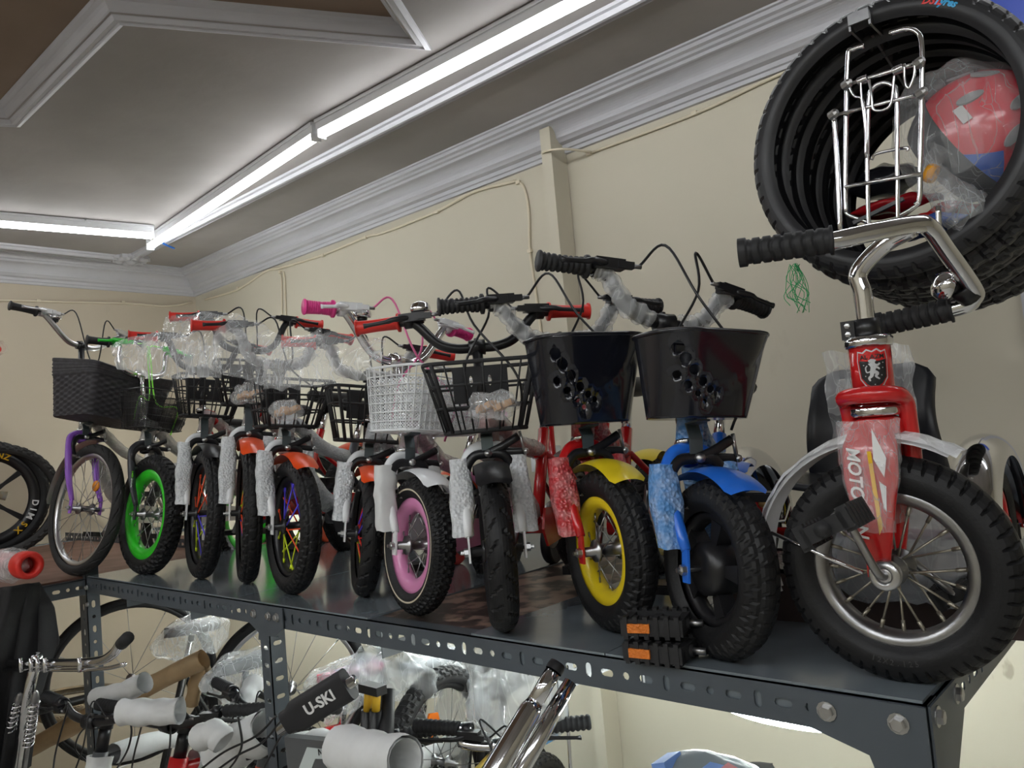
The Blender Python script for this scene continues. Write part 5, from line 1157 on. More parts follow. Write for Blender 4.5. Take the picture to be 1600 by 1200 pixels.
for (a, b), (c, d) in (((1340, 128), (1355, 122)), ((1395, 112), (1411, 105))):
    A_, B_ = rp([(a, b), (c, d)], -0.008); pts = [A_ + (B_ - A_) * (k / 48) + V((0, math.cos(k / 48 * 7 * 2 * PI), math.sin(k / 48 * 7 * 2 * PI))) * 0.006 for k in range(49)]; MB().tube(pts, 0.0015, 5).build('coil_spring', CHR, rk)
for a, b in ((1303, 178), (1441, 144), (1324, 131), (1437, 97)): MB().lathe([(0, -0.008), (0.008, -0.008), (0.008, 0.004), (0.004, 0.008), (0, 0.008)], rp([(a, b)], -0.01)[0], (1, -0.4, 0.2), 8, smooth=False).build('rack_bolt', ZNC, rk)
MB().box(rp([(1372, 330)], 0.0)[0], (0.085, 0.008, 0.006), axes((1, 0, 0.25))).build('rack_clamp', BLK, rk)
# helmet in its bag
hc = at_y(1522, 218, 1.60)
hl = empty('helmet', hc, 0, 'red child helmet with colourful cartoon print wrapped in clear bag', 'helmet')
hl['label'] = 'red and black child helmet with yellow and blue print inside the hanging tires'
def dome(u, v, r=0.105, off=0.0):
    th = 2 * PI * u; ph = PI * v; d = V((math.sin(ph) * math.cos(th) * 1.05, math.sin(ph) * math.sin(th) * 0.95, math.cos(ph) * 1.18))
    return d * (r + off)
Mt = Matrix.Rotation(math.radians(62), 4, 'Y') @ Matrix.Rotation(math.radians(10), 4, 'X')
HR = mat('helmet_red_print', (0.75, 0.02, 0.05), 0.22, coat=0.6)
nt = HR.node_tree; b_ = nt.nodes['Principled BSDF']; tc = nt.nodes.new('ShaderNodeTexCoord'); vo = nt.nodes.new('ShaderNodeTexVoronoi'); vo.inputs['Scale'].default_value = 16
rp_ = nt.nodes.new('ShaderNodeValToRGB'); cr_ = rp_.color_ramp; cr_.interpolation = 'CONSTANT'; cr_.elements[0].position = 0; cr_.elements[0].color = (0.75, 0.02, 0.05, 1); cr_.elements[1].position = 0.78; cr_.elements[1].color = (0.8, 0.6, 0.02, 1)
e = cr_.elements.new(0.86); e.color = (0.02, 0.12, 0.6, 1); e = cr_.elements.new(0.91); e.color = (0.75, 0.02, 0.05, 1); e = cr_.elements.new(0.96); e.color = (0.7, 0.7, 0.7, 1)
nt.links.new(tc.outputs['Object'], vo.inputs['Vector']); sp2 = nt.nodes.new('ShaderNodeSeparateColor'); nt.links.new(vo.outputs['Color'], sp2.inputs[0]); nt.links.new(sp2.outputs[0], rp_.inputs[0]); nt.links.new(rp_.outputs[0], b_.inputs['Base Color'])
MB().grid(lambda u, v: dome(u, v * 0.52), 48, 20, closeu=True).build('shell', HR, hl, Mt)
MB().grid(lambda u, v: dome(u, 0.52 + v * 0.18, 0.105, 0.001 - 0.006 * v), 48, 8, closeu=True).add([tuple(dome(k / 24, 0.70) * 0.93) for k in range(24)], [tuple(range(24))], False).build('rim_band', mat('helmet_dark_lining', (0.02, 0.022, 0.03), 0.5), hl, Mt)
for u, v in ((0.62, 0.26), (0.70, 0.36), (0.80, 0.22), (0.86, 0.34), (0.55, 0.36)):
    p = dome(u, v); n_ = p.normalized(); tx_ = V((0, 0, 1)).cross(n_).normalized(); 
    MB().prism(oval(0, 0, 0.009, 0.022, 14), 0.004, lambda x, y, z: p + tx_ * x + n_.cross(tx_) * y + n_ * (z - 0.001)).build('vent', mat('vent_grey', (0.3, 0.3, 0.31), 0.5), hl, Mt)
p = dome(0.73, 0.42); n_ = p.normalized(); tx_ = V((0, 0, 1)).cross(n_).normalized()
MB().prism([(-0.016, -0.008), (0.016, -0.008), (0.016, 0.008), (-0.016, 0.008)], 0.001, lambda x, y, z: p + tx_ * x + n_.cross(tx_) * y + n_ * (z + 0.002)).build('price_sticker', WD, hl, Mt)
fm_ = film('helmet_film', 0.05, 0.55, 0.1, scale=20, stretch=(1, 1, 2.5), bump=1.0)
hb = bag_mb((-0.01, -0.005, 0.0), 0.128, (1.12, 0.95, 1.02), 6.1, 26, 0.18)
tp = at_y(1453, 262, 1.5) - hc
out = []
for p in hb.v:
    p = V(p); k = max(0, (-p.x * 0.8 - p.z * 0.4) / 0.13) ** 2; out.append(tuple(p + (tp - p) * min(0.9, k * 0.45)))
hb.v = out; hb.crumple(0.012, 22, 3); hbag = hb.build('helmet_bag', fm_, hl)
MB().tube(spline([tp + V((0.02, 0.01, 0.02)), tp, tp + V((0.01, -0.005, -0.03)), tp + V((0.035, -0.01, -0.075)), tp + V((0.05, 0, -0.10))], 6), [0.03, 0.026, 0.022, 0.018, 0.014, 0.011, 0.010, 0.011, 0.013, 0.016, 0.020, 0.023, 0.026, 0.028, 0.030, 0.031, 0.032, 0.033, 0.034, 0.035, 0.036, 0.037, 0.038, 0.038, 0.038], 14, cap=False).crumple(0.010, 50, 2).build('bag_tail', fm_, hl)
MB().lathe([(0.006, -0.007), (0.015, -0.008), (0.017, 0), (0.015, 0.008), (0.006, 0.007)], tp + V((0.002, -0.006, -0.012)), (1, 0, -0.6), 12, close=True).build('orange_tie', mat('orange_tape', (0.9, 0.4, 0.02), 0.5), hl)
# packets resting in the tyres
for (px, py, yy, sz, m_, lb) in ((1400, 322, 1.62, (0.15, 0.10, 0.035), mat('dark_red_packet', (0.35, 0.01, 0.015), 0.25), 'dark red glossy packet resting inside the hanging tires'), (1478, 335, 1.66, (0.13, 0.10, 0.03), mat('red_packet', (0.5, 0.02, 0.02), 0.25), 'red glossy packet under the bagged helmet'), (1450, 355, 1.58, (0.16, 0.09, 0.03), mat('blue_packet', (0.06, 0.14, 0.5), 0.25), 'blue packet lowest inside the hanging tires'), (1385, 285, 1.86, (0.14, 0.12, 0.08), mat('black_bag_film', (0.02, 0.02, 0.025), 0.2), 'black glossy bag deep inside the hanging tires')):
    p = at_y(px, py, yy); mb = MB(); mb.grid(lambda u, v: V(((u - 0.5) * sz[0], 0, 0)) + V((0, math.cos(2 * PI * v) * sz[1] / 2, math.sin(2 * PI * v) * sz[2] / 2)) * (0.35 + 0.65 * math.sin(PI * min(0.98, max(0.02, u)))), 20, 20); mb.crumple(0.012, 25, px * 0.01)
    o = mb.build('packet', m_); o.location = p; tag(o, lb, 'packet')
# green netting string and small wire clips under the tyres
p = at_y(1243, 440, 1.55); mb = MB(); random.seed(3)
for k in range(16):
    a = p + V((random.uniform(-0.012, 0.012), random.uniform(-0.01, 0.01), 0.035)); mb.tube(spline([a, a + V((random.uniform(-0.02, 0.02), 0, -0.03)), a + V((random.uniform(-0.02, 0.02), 0, -0.06)), a + V((random.uniform(-0.015, 0.02), 0, -random.uniform(0.07, 0.10)))], 4), 0.0007, 4)
tag(mb.build('net_scrap', mat('green_net', (0.02, 0.4, 0.12), 0.5)), 'scrap of green netting dangling below the tires behind the black grip', 'netting')

# ================================================================ BELOW THE SHELF: full-size bicycles on the floor
MTB = mat('grey_mtb_rubber', (0.04, 0.04, 0.042), 0.6, noise_amt=0.3)
GRIPF = mat('black_foam_grip', (0.018, 0.018, 0.02), 0.75)
CARD = mat('packing_cardboard', (0.47, 0.32, 0.17), 0.6, noise_amt=0.25, nscale=10, bump=0.1)
BAGM = film('saddle_bag_film', 0.15, 0.6, 0.18, scale=15, bump=1.0)
def foam(path, r, label=None, parent=None, seed=1.0, m=None):
    n = len(path); P = spline(path, 8); mb = MB().tube(P, [r * (1 + 0.06 * math.sin(k * 1.1 + seed)) for k in range(len(P))], 16, cap=False); mb.tube(P, r * 0.88, 16, cap=False)
    mb.crumple(r * 0.12, 18, seed); return mb.build('foam_wrap', m or FOAM, parent)
WHEELS = {}
def adult(name, label, stem, sad, zst=1.0, zsad=0.95, col=None, headm=None, bar='flat', grip=GRIPF, half=0.3, barang=0.0, bag=True, foams=(), wheel_col=None, tread='knob', R=0.33, w=0.05, sadm=None, fork_m=None, wrapm=None, R0=None, head_wrap=None, barm=None, group='full size bicycles packed under the shelf'):
    a = at_z(stem[0], stem[1], zst); b = at_z(sad[0], sad[1], zsad); d = V((a.x - b.x, a.y - b.y)); d.normalize(); hd = math.atan2(d.y, d.x)
    sc = min(0.95, max(0.62, V((a.x - b.x, a.y - b.y)).length)); col = col or BLKM
    axx = lambda z: -0.03 - (z - R) * 0.32
    org = V((a.x - d.x * axx(zst), a.y - d.y * axx(zst), 0)); root = empty(name, org, hd, label, 'bicycle', group)
    key = (R, w, tread, (wheel_col or BLKM).name)
    ra = V((axx(zst) - sc - 0.16, 0, R))
    if key in WHEELS:
        for c in WHEELS[key]: 
            if c.name.startswith('tire'): share(c, root)
            else:
                r2 = share(c, root)
                for q in list(c.children): share(q, r2, q.matrix_local.copy())
        cs = [c for c in root.children if c.name.startswith('tire') or c.name.startswith('rim')]; t_ = [c for c in cs if c.name.startswith('tire')][0]; r_ = [c for c in cs if c.name.startswith('rim')][0]
    else:
        t_, r_ = wheel(root, R, w, tread, wheel_col or BLKM, [STL], 16, nres=140, wide=0.024, sp_r=0.0012); WHEELS[key] = (t_, r_)
    copy_wheel(t_, r_, root, Matrix.Translation(ra))
    zc1 = 2 * R + 0.06; A = V((-0.32, 0, 1)).normalized(); base = V((axx(zc1), 0, zc1)); hl_ = (zst - 0.09 - zc1) / A.z
    fk = MB()
    for s_ in (-1, 1): fk.tube([(axx(zc1), s_ * 0.05, zc1), (axx(R + 0.2) - 0.002, s_ * 0.052, R + 0.2), (0, s_ * 0.056, R)], [0.017, 0.02, 0.014], 12)
    fk.box((axx(zc1), 0, zc1), (0.04, 0.12, 0.03)); fk.build('fork', fork_m or BLK, root)
    bb = V((ra.x + 0.42, 0, 0.29)); seat = V((axx(zst) - sc + 0.02, 0, zsad - 0.03)); stt = bb + (seat - bb) * 0.80
    fr = MB().tube([base, base + A * hl_], 0.022, 14).tube([base + A * 0.02, bb], 0.02, 12).tube([base + A * (hl_ - 0.03), stt], 0.0165, 12).tube([bb, stt], 0.0165, 12)
    for s_ in (-1, 1): fr.tube([bb, ra + V((0.04, s_ * 0.055, 0)), ra + V((0, s_ * 0.06, 0))], 0.010, 8).tube([stt, ra + V((0.1, s_ * 0.05, 0.2)), ra + V((0, s_ * 0.06, 0))], 0.009, 8)
    fr.build('frame', col, root)
    if headm: MB().tube([base + A * 0.0, base + A * hl_], 0.0265, 16).build('head_tube', headm, root)
    if head_wrap: foam([base - A * 0.02, base + A * hl_ * 0.5, base + A * (hl_ - 0.01)], 0.036, None, root, 2.2, head_wrap)
    top = V((axx(zst), 0, zst)); hp = top + V((0.055, 0, 0.01))
    MB().tube([base + A * hl_, top - A * 0.015], 0.018, 14).lathe([(0, 0.02), (0.02, 0.018), (0.021, -0.03), (0, -0.032)], top, A, 16).tube([top, hp], 0.015, 12).lathe([(0.014, -0.022), (0.022, -0.022), (0.022, 0.022), (0.014, 0.022)], hp, (0, 1, 0), 16, close=True).build('stem', BLK if barm is None else barm, root)
    Mb = Matrix.Translation(hp) @ Matrix.Rotation(barang, 4, 'Z') @ Matrix.Translation(-hp)
    rise = 0.035 if bar == 'flat' else 0.10
    pts = [hp + V((-0.05, -half, rise)), hp + V((-0.02, -half + 0.14, rise)), hp + V((0.0, -0.09, rise * 0.3)), hp, hp + V((0.0, 0.09, rise * 0.3)), hp + V((-0.02, half - 0.14, rise)), hp + V((-0.05, half, rise))]
    hb_ = MB().tube(spline(pts, 5), 0.0125, 10).build('handlebar', barm or BLK, root, Mb)
    for s_ in (-1, 1):
        gi = hp + V((-0.022, s_ * (half - 0.125), rise)); go = hp + V((-0.05, s_ * half, rise)); 
        mb = MB(); L = (go - gi).length; pr = [(0, 0)] + [(0.0165 + 0.0016 * (1 if (k % 3) else -1), L * k / 30) for k in range(31)] + [(0, L)]; mb.lathe(pr, gi, go - gi, 16); mb.build('grip', grip, hb_)
        brake_lever(hb_, gi, go, (0.85, 0, -0.45), BLK, None, base + A * 0.02 + V((0.05, 0.03 * s_, 0)), BLK, 0.09 if s_ > 0 else 0.05)
    # saddle in its bag
    saddle_mb(0.27, 0.078, 0.024, 0.045).build('saddle', sadm or BLKM, root, Matrix.Translation(seat + V((0.0, 0, 0.04))) @ Matrix.Rotation(-0.06, 4, 'Y'))
    MB().tube([stt - (seat - bb).normalized() * 0.05, seat + V((0, 0, 0.015))], 0.0135, 12).build('seat_post', CHR, root)
    if bag:
        bm = bag_mb((0, 0, 0), 0.15, (1.2, 0.6, 0.45), stem[0] * 0.013, 24, 0.28)
        bm.v = [tuple(V(p) + V((0, 0, -0.06 * max(0, -p[2] / 0.05) * (0.4 + 0.6 * abs(noise.noise(V(p) * 14)))))) for p in bm.v]
        bm.build('saddle_bag', BAGM, root, Matrix.Translation(seat + V((0, 0, 0.03))))
    ck = MB().lathe([(0.02, 0.04), (0.09, 0.04), (0.092, 0.043), (0.02, 0.043)], bb, (0, 1, 0), 28, close=True).tube([bb + V((0, -0.06, 0)), bb + V((0.12, -0.07, -0.12))], 0.009, 8).tube([bb + V((0, 0.06, 0)), bb + V((-0.12, 0.07, 0.12))], 0.009, 8); ck.build('crankset', BLK, root)
    for q in foams:
        if q == 'top': foam([base + A * (hl_ - 0.03) + (stt - base) * 0.08, base + A * (hl_ - 0.03) * 0.5 + (stt) * 0.5 - base * 0 + (base) * 0 + (base * 0.0) if False else (base + A * (hl_ - 0.03) + stt) / 2, stt + (base - stt) * 0.15], 0.032, None, root, sc * 7, wrapm)
        if q == 'seat': foam([stt - (stt - bb) * 0.05, (stt + bb) / 2, bb + (stt - bb) * 0.2], 0.03, None, root, sc * 3, wrapm)
        if q == 'down': foam([base + A * 0.02 + (bb - base) * 0.12, (base + bb) / 2, bb + (base - bb) * 0.2], 0.034, None, root, sc * 5, wrapm)
    return root
GOLD = mat('gum_yellow', (0.75, 0.45, 0.03), 0.4)
SILV = mat('grey_frame_paint', (0.10, 0.105, 0.11), 0.4)
A1 = adult('bicycle', 'roadster with chrome bars, spring fork and cardboard wrapped frame, leftmost under the shelf', (-20, 1075), (305, 985), 1.02, 1.0, col=mat('black_enamel', (0.02, 0.02, 0.02), 0.3), foams=(), tread='vee', w=0.04, R=0.34, half=0.02, sadm=BLKM, wheel_col=ALU)
A2 = adult('bicycle', 'bicycle with black foam grips and white wrapped head tube beside the cardboard wrapped frame', (168, 1122), (390, 1040), 0.99, 0.96, col=SILV, head_wrap=FOAM, foams=('top',), half=0.31, wheel_col=BLKM, barang=-0.1)
A3 = adult('bicycle', 'bicycle with bright red head tube and fat black grips under the shelf', (292, 1128), (520, 1068), 1.0, 0.95, col=RED, headm=mat('red_head_tube', (0.6, 0.02, 0.02), 0.3), half=0.30, foams=('top', 'down'), barang=0.35, sadm=mat('blue_red_saddle', (0.5, 0.08, 0.12), 0.4, col2=(0.05, 0.08, 0.2), nscale=12))
A4 = adult('bicycle', 'grey bicycle with orange lined head tube below the middle shelf post', (432, 1108), (600, 1068), 0.99, 0.95, col=SILV, headm=SILV, half=0.30, foams=('down',), barang=0.1, sadm=mat('grey_orange_saddle', (0.25, 0.26, 0.28), 0.5))
for c_ in A4.children:
    if c_.name.startswith('head_tube'):
        bx_ = V((-0.03 - (0.72 - 0.33) * 0.32, 0, 0.72)); ax_ = V((-0.32, 0, 1)).normalized()
        MB().lathe([(0.0268, 0.0), (0.028, 0.001), (0.028, 0.005), (0.0268, 0.006)], bx_ + ax_ * 0.12, ax_, 24).build('orange_line', ORG, c_)
        MB().lathe([(0.0268, 0.0), (0.028, 0.001), (0.028, 0.005), (0.0268, 0.006)], bx_ + ax_ * 0.03, ax_, 24).build('orange_line', ORG, c_)
        break
A5 = adult('bicycle', 'mountain bicycle with bare black saddle nose beside knobby tire', (560, 1175), (706, 1080), 0.93, 0.94, col=BLKM, half=0.28, bag=False, foams=('top',), barang=0.5)
A6 = adult('bicycle', 'bicycle with milky bagged saddle just left of the chrome fork', (640, 1240), (790, 1075), 0.90, 0.95, col=mat('yellow_black_frame', (0.7, 0.45, 0.02), 0.35, col2=(0.02, 0.02, 0.02), nscale=5), half=0.26, foams=(), barang=-0.3)
A7 = adult('bicycle', 'bicycle with black twist grips right of the chrome fork', (812, 1165), (930, 1300), 1.0, 0.75, col=BLKM, half=0.22, bag=False, foams=(), barang=1.0, barm=CHR)
# orange outline and NEW plate on the grey bicycle
zt_ = 0.99
for (tx, sz, px, py, yy, m_) in (('NEW', 0.024, 487, 1176, 0.99, BLK),):
    q = at_y(492, 1182, 0.98); pl = empty('frame_plate', q, 0, 'grey frame panel with pale NEW marking below the shelf post', 'panel')
    rt = V((0.97, 0.22, 0.06)).normalized(); upv = V((0.05, -0.05, 1)).normalized(); nn = rt.cross(upv)
    fr_m = frame((0, 0, 0), rt, upv, nn)
    MB().box((0, 0, -0.012), (0.17, 0.07, 0.02)).build('panel', SILV, pl, fr_m)
    MB().prism([(-0.05, -0.03), (-0.02, 0.018), (0.075, 0.018), (0.075, 0.0), (0.0, -0.005), (-0.015, -0.03)], 0.002, lambda x, y, z: V((x, y, -0.002 + z))).build('marking', mat('pale_marking', (0.6, 0.66, 0.66), 0.4), pl, fr_m)
    text('NEW', 0.020, pl, fr_m @ Matrix.Translation((0.035, 0.009, 0.001)), KD, 'lettering')
# black padded tube with U-SKI lettering
def oriented(name, p0, p1, label, cat): return empty(name, (V(p0) + V(p1)) / 2, 0, label, cat)
p0, p1 = at_y(448, 1128, 0.86), at_y(545, 1068, 0.93)
us = empty('bar_pad', (p0 + p1) / 2, 0, 'black padded bar with white U-SKI lettering', 'pad')
ds = (p1 - p0).normalized(); L_ = (p1 - p0).length; fwd = ds.cross(V((0.1, 0, 1))).normalized(); upv = fwd.cross(ds) * 1.0
if fwd.y > 0: fwd = -fwd
upv = fwd.cross(ds).normalized()
if upv.z < 0: upv = -upv
Mu = frame((0, 0, 0), ds, upv, ds.cross(upv))
mb = MB(); mb.grid(lambda u, v: V(((v - 0.5) * L_, 0.032 * math.copysign(abs(math.cos(2 * PI * u)) ** 0.5, math.cos(2 * PI * u)) * (0.75 if v < 0.1 else 1), 0.018 * math.copysign(abs(math.sin(2 * PI * u)) ** 0.6, math.sin(2 * PI * u)))), 28, 12, closeu=True)
mb.add([(L_ / 2, 0.032 * math.copysign(abs(math.cos(2 * PI * k / 28)) ** 0.5, math.cos(2 * PI * k / 28)), 0.018 * math.copysign(abs(math.sin(2 * PI * k / 28)) ** 0.6, math.sin(2 * PI * k / 28))) for k in range(28)], [tuple(range(28))], False)
mb.build('pad', mat('black_pad_fabric', (0.015, 0.015, 0.018), 0.6), us, Mu); zside = 1 if (Mu.to_3x3() @ V((0, 0, 1))).y < 0 else -1
text('U-SKI', 0.03, us, Mu @ Matrix.Translation((0.015, 0, zside * 0.0185)) @ (Matrix.Identity(4) if zside > 0 else Matrix.Rotation(PI, 4, 'Y')), WD, 'lettering', 0.0008, bold=0.0008)
MB().tube([V((0, 0, -0.01)) - ds * L_ * 0.62, ds * L_ * 0.60], 0.011, 10).build('bar', CHR, us)
p0, p1 = at_y(487, 1090, 1.02), at_y(530, 1064, 1.06); MB().tube([p0 - us.location, p1 - us.location], [0.016, 0.016], 14).build('short_pad', GRIPF, us)
# loose foam-wrapped tubes
def loose(label, pts, r, seed, m=None, name='foam_tube'):
    P = [at_y(*p) for p in pts]; c = sum(P, V((0, 0, 0))) / len(P); t = empty(name, c, 0, label, 'foam wrap'); o = foam([p - c for p in P], r, None, t, seed, m); return t
loose('short white foam roll lying over the cardboard wrapped tube', [(152, 1090, 0.95), (190, 1082, 0.97), (226, 1066, 1.0)], 0.03, 1.3)
loose('long white foam sleeve behind the fat black grips', [(192, 1114, 0.86), (235, 1113, 0.9), (282, 1110, 0.95)], 0.034, 2.1)
loose('big white foam roll nearest the camera at bottom centre', [(528, 1168, 0.78), (575, 1178, 0.78), (634, 1188, 0.78)], 0.036, 4.4)
loose('white foam wrapped fork leg beside the bagged grey saddle', [(400, 1062, 1.3), (385, 1090, 1.25), (368, 1118, 1.2)], 0.032, 5.2)
loose('crumpled white foam wad beside the red head tube', [(310, 1152, 0.95), (335, 1146, 0.97), (350, 1160, 0.98)], 0.034, 6.2)
loose('wide white foam sheet rolled behind the brake cables', [(340, 1180, 1.05), (380, 1160, 1.08), (420, 1140, 1.1)], 0.055, 7.2)
loose('pale foam roll behind the pale NEW marking', [(470, 1176, 1.15), (510, 1170, 1.15), (550, 1178, 1.15)], 0.045, 8.2)
# roadster chrome handlebar with rod and spring fork at the left
rs = empty('roadster_handlebar', at_y(60, 1030, 0.80), 0, 'chrome roadster handlebar with brake rod and two coil springs at lower left', 'handlebar'); o0 = rs.location.copy()
lp_ = lambda L, y: [at_y(a, b, y) - o0 for a, b in L]
MB().tube(spline(lp_([(-60, 1036), (0, 1036), (100, 1036), (152, 1033), (176, 1022), (190, 1003)], 0.8), 6), 0.0125, 14).build('bar', CHR, rs)
MB().tube(spline(lp_([(190, 1006), (200, 996)], 0.8), 2), 0.0155, 12).build('bar_end', BLKM, rs)
MB().tube(spline(lp_([(-60, 1046), (0, 1046), (100, 1047), (160, 1045), (195, 1038)], 0.79), 6), 0.0055, 8).build('brake_rod', CHR, rs)
for a in (32, 48, 58, 70, 124): MB().tube(lp_([(a, 1028), (a + 1, 1050)], 0.78), 0.006, 8).build('rod_clip', CHR, rs)
MB().tube(lp_([(58, 1025), (38, 1110), (25, 1200)], 0.82), 0.016, 12).build('stem', CHR, rs)
for a, b, c, d in ((28, 1095, 6, 1172), (54, 1095, 44, 1165)):
    A_, B_ = lp_([(a, b), (c, d)], 0.80); dd = (B_ - A_).normalized(); e1 = dd.orthogonal().normalized(); e2 = dd.cross(e1)
    MB().tube([A_ + (B_ - A_) * (k / 120) + (e1 * math.cos(k * 2 * PI / 12) + e2 * math.sin(k * 2 * PI / 12)) * 0.0135 for k in range(121)], 0.0028, 6).build('coil_spring', CHR, rs)
    MB().tube([A_ - dd * 0.035, B_ + dd * 0.3], 0.006, 8).lathe([(0, -0.04), (0.008, -0.03), (0.012, -0.012), (0.012, 0.004), (0, 0.004)], A_, dd, 10).build('spring_rod', STL, rs)
# chrome suspension fork standing up in front of the rail
cf = empty('suspension_fork', at_y(820, 1120, 0.84), 0, 'tall polished chrome fork leaning up against the shelf rail', 'fork'); o0 = cf.location.copy()
A_, B_ = [at_y(a, b, y) - o0 for a, b, y in ((870, 1040, 0.93), (766, 1215, 0.80))]; dd = (B_ - A_).normalized()
MB().tube([A_, A_ + (B_ - A_) * 0.36], 0.0125, 20).tube([A_ + (B_ - A_) * 0.34, A_ + (B_ - A_) * 0.42, B_, B_ + dd * 0.35], [0.0125, 0.0165, 0.0175, 0.0165], 20).build('fork_leg', CHR, cf)
s2 = V((0.006, 0.022, -0.03)); MB().tube([A_ + s2, A_ + (B_ - A_) * 0.5 + s2, B_ + dd * 0.35 + s2], [0.010, 0.014, 0.014], 18).build('fork_leg', CHR, cf)
MB().lathe([(0, 0.0), (0.0125, 0.0), (0.0135, 0.006), (0.0135, 0.014)], A_ - dd * 0.004, dd, 20).build('cap', BLK, cf)
MB().prism([(0.0, -0.006), (0.04, -0.010), (0.07, -0.008), (0.085, 0.0), (0.07, 0.008), (0.04, 0.008), (0.0, 0.004)], 0.003, lambda x, y, z: A_ + (B_ - A_) * 0.4 + dd * x + dd.cross(V((0, -1, 0))).normalized() * y + V((0, -1, 0)) * (0.0168 + z)).build('recess_plate', mat('smoked_chrome', (0.2, 0.19, 0.2), 0.2, 0.9), cf)
# knobby tyre with spokes and orange reflector right of the foam roll
def standing_wheel(name, label, edge, R, w, tread, head, rimm, zc=None, spokes=16, refl=None, tirem=None, cat='wheel'):
    c = edge; t = empty(name, (c.x, c.y, 0 if zc is None else zc - R), head, label, cat); t1, r1 = wheel(t, R, w, tread, rimm, [STL], spokes, nres=160, tire_m=tirem, sp_r=0.0014)
    if refl is not None: MB().prism([(0, 0), (0.05, -0.02), (0.075, 0.02), (0.05, 0.05), (0.01, 0.04)], 0.006, lambda x, y, z: V((x * 1.0 + refl[0], z - 0.012, y + R + refl[1]))).build('reflector', mat('orange_reflector', (0.9, 0.2, 0.01), 0.25), t)
    return t
standing_wheel('spare_wheel', 'knobby mountain bike wheel with orange reflector under the middle of the shelf', at_d(690, 1190, 2.35), 0.27, 0.055, 'knob', math.radians(-78), BLKM, at_d(690, 1190, 2.35).z, 16, (-0.02, 0.10), MTB)
standing_wheel('spare_wheel', 'large thin black tired wheel leaning on the wall behind the first shelf post', at_d(205, 1062, 3.5), 0.36, 0.036, 'vee', math.radians(70), BLKM, at_d(205, 1062, 3.5).z, 12)
standing_wheel('spare_wheel', 'silver rimmed wheel against the wall just behind the middle shelf post', at_d(455, 1075, 3.1), 0.31, 0.045, 'vee', math.radians(55), ALU, at_d(455, 1075, 3.1).z, 18)
for k, (px, py) in enumerate(((140, 1090), (150, 1108))):
    p = at_y(px, py, 1.55); t = tire_mb(0.27, 0.042, 'vee', 120, 14).build('tire', mat('gum_wall_rubber', (0.38, 0.29, 0.17), 0.6, noise_amt=0.3, col2=(0.12, 0.1, 0.08), nscale=8)); t.location = p; t.rotation_euler = (math.radians(82), 0, 0.3 * k)
    tag(t, ('upper' if k == 0 else 'lower') + ' tan gum-walled tire lying flat in the pile at left', 'tire', 'gum-walled tires lying in the pile')
# black cloth over the wing of the shelf
G = [[(-40, 925), (20, 915), (55, 910), (62, 912)], [(-40, 990), (10, 985), (50, 960), (80, 950)], [(-40, 1060), (0, 1050), (50, 1040), (88, 1005)], [(-40, 1130), (0, 1120), (40, 1110), (60, 1080)], [(-40, 1230), (-10, 1230), (20, 1220), (40, 1200)]]
yy = [[0.72, 0.80, 0.88, 0.93], [0.70, 0.78, 0.86, 0.92], [0.70, 0.78, 0.86, 0.92], [0.70, 0.78, 0.84, 0.88], [0.70, 0.76, 0.82, 0.86]]
Gx = [[at_y(a, b, y) for (a, b), y in zip(r_, y2)] for r_, y2 in zip(G, yy)]
def bil(u, v):
    r_ = v * 4; i = min(3, int(r_)); f = r_ - i; c = u * 3; j = min(2, int(c)); g = c - j
    p = (Gx[i][j] * (1 - g) + Gx[i][j + 1] * g) * (1 - f) + (Gx[i + 1][j] * (1 - g) + Gx[i + 1][j + 1] * g) * f
    return p + V((0.018, -0.025, 0)) * math.sin(u * 22 + 2.5 * math.sin(v * 2)) * (0.3 + 0.7 * v)
mb = MB().grid(bil, 60, 40); clo_ = tag(mb.build('cloth', mat('black_cloth', (0.02, 0.02, 0.022), 0.85, bump=0.2, bscale=120)), 'black cloth hanging from the shelf wing at the left edge', 'cloth')
clo_.modifiers.new('s', 'SOLIDIFY').thickness = 0.003
# wrapped part with a red cap on the wing, and mag wheel bicycle
p = at_z(45, 905, SH + 0.0); p = at_y(30, 882, 0.80)
wp_ = empty('wrapped_pump', p, 0, 'film wrapped tube with big red cap lying on the shelf wing corner', 'package')
MB().tube([V((-0.20, 0.0, 0)), V((0.03, 0.0, 0))], 0.035, 16).build('tube', mat('grey_red_print', (0.3, 0.3, 0.3), 0.4, col2=(0.6, 0.05, 0.05), nscale=14), wp_)
MB().lathe([(0.026, 0.02), (0.040, 0.02), (0.043, 0.03), (0.043, 0.075), (0.038, 0.082), (0.026, 0.082)], (0, 0, 0), (1, 0.1, 0), 24, close=True).build('red_cap', REDG, wp_)
bag_mb((-0.09, 0, 0), 0.09, (1.5, 0.6, 0.6), 2.2).build('bag', film('pump_film', 0.2, 0.7, 0.15, scale=30), wp_)
q = at_y(-26, 767, 1.12)
mg = empty('mag_wheel_bicycle', (q.x, q.y, SH), math.radians(-100), 'black cast wheel with yellow and white lettering standing at the left edge', 'bicycle')
Rm = 0.285; t1, r1 = wheel(mg, Rm, 0.055, 'brick', BLK, None, 3, mag=True, wide=0.03, deep=0.05, hub_m=BLK)
for ch, a, m_ in (('D', -12, WD), ('I', -21, WD), ('M', -30, WD), ('Z', 62, YD), ('N', 70, YD), ('S', -42, YD), ('X', -52, YD)):
    a = math.radians(a); r_ = Rm - 0.068; a = PI - a; P_ = V((r_ * math.cos(a), 0.0165, Rm + r_ * math.sin(a))); text(ch, 0.04, r1, Matrix.Translation((0, 0, -Rm)) @ frame(P_, V((-math.sin(a), 0, math.cos(a))), V((math.cos(a), 0, math.sin(a))), V((0, 1, 0))), m_, 'wheel_lettering', 0.001, bold=0.001)
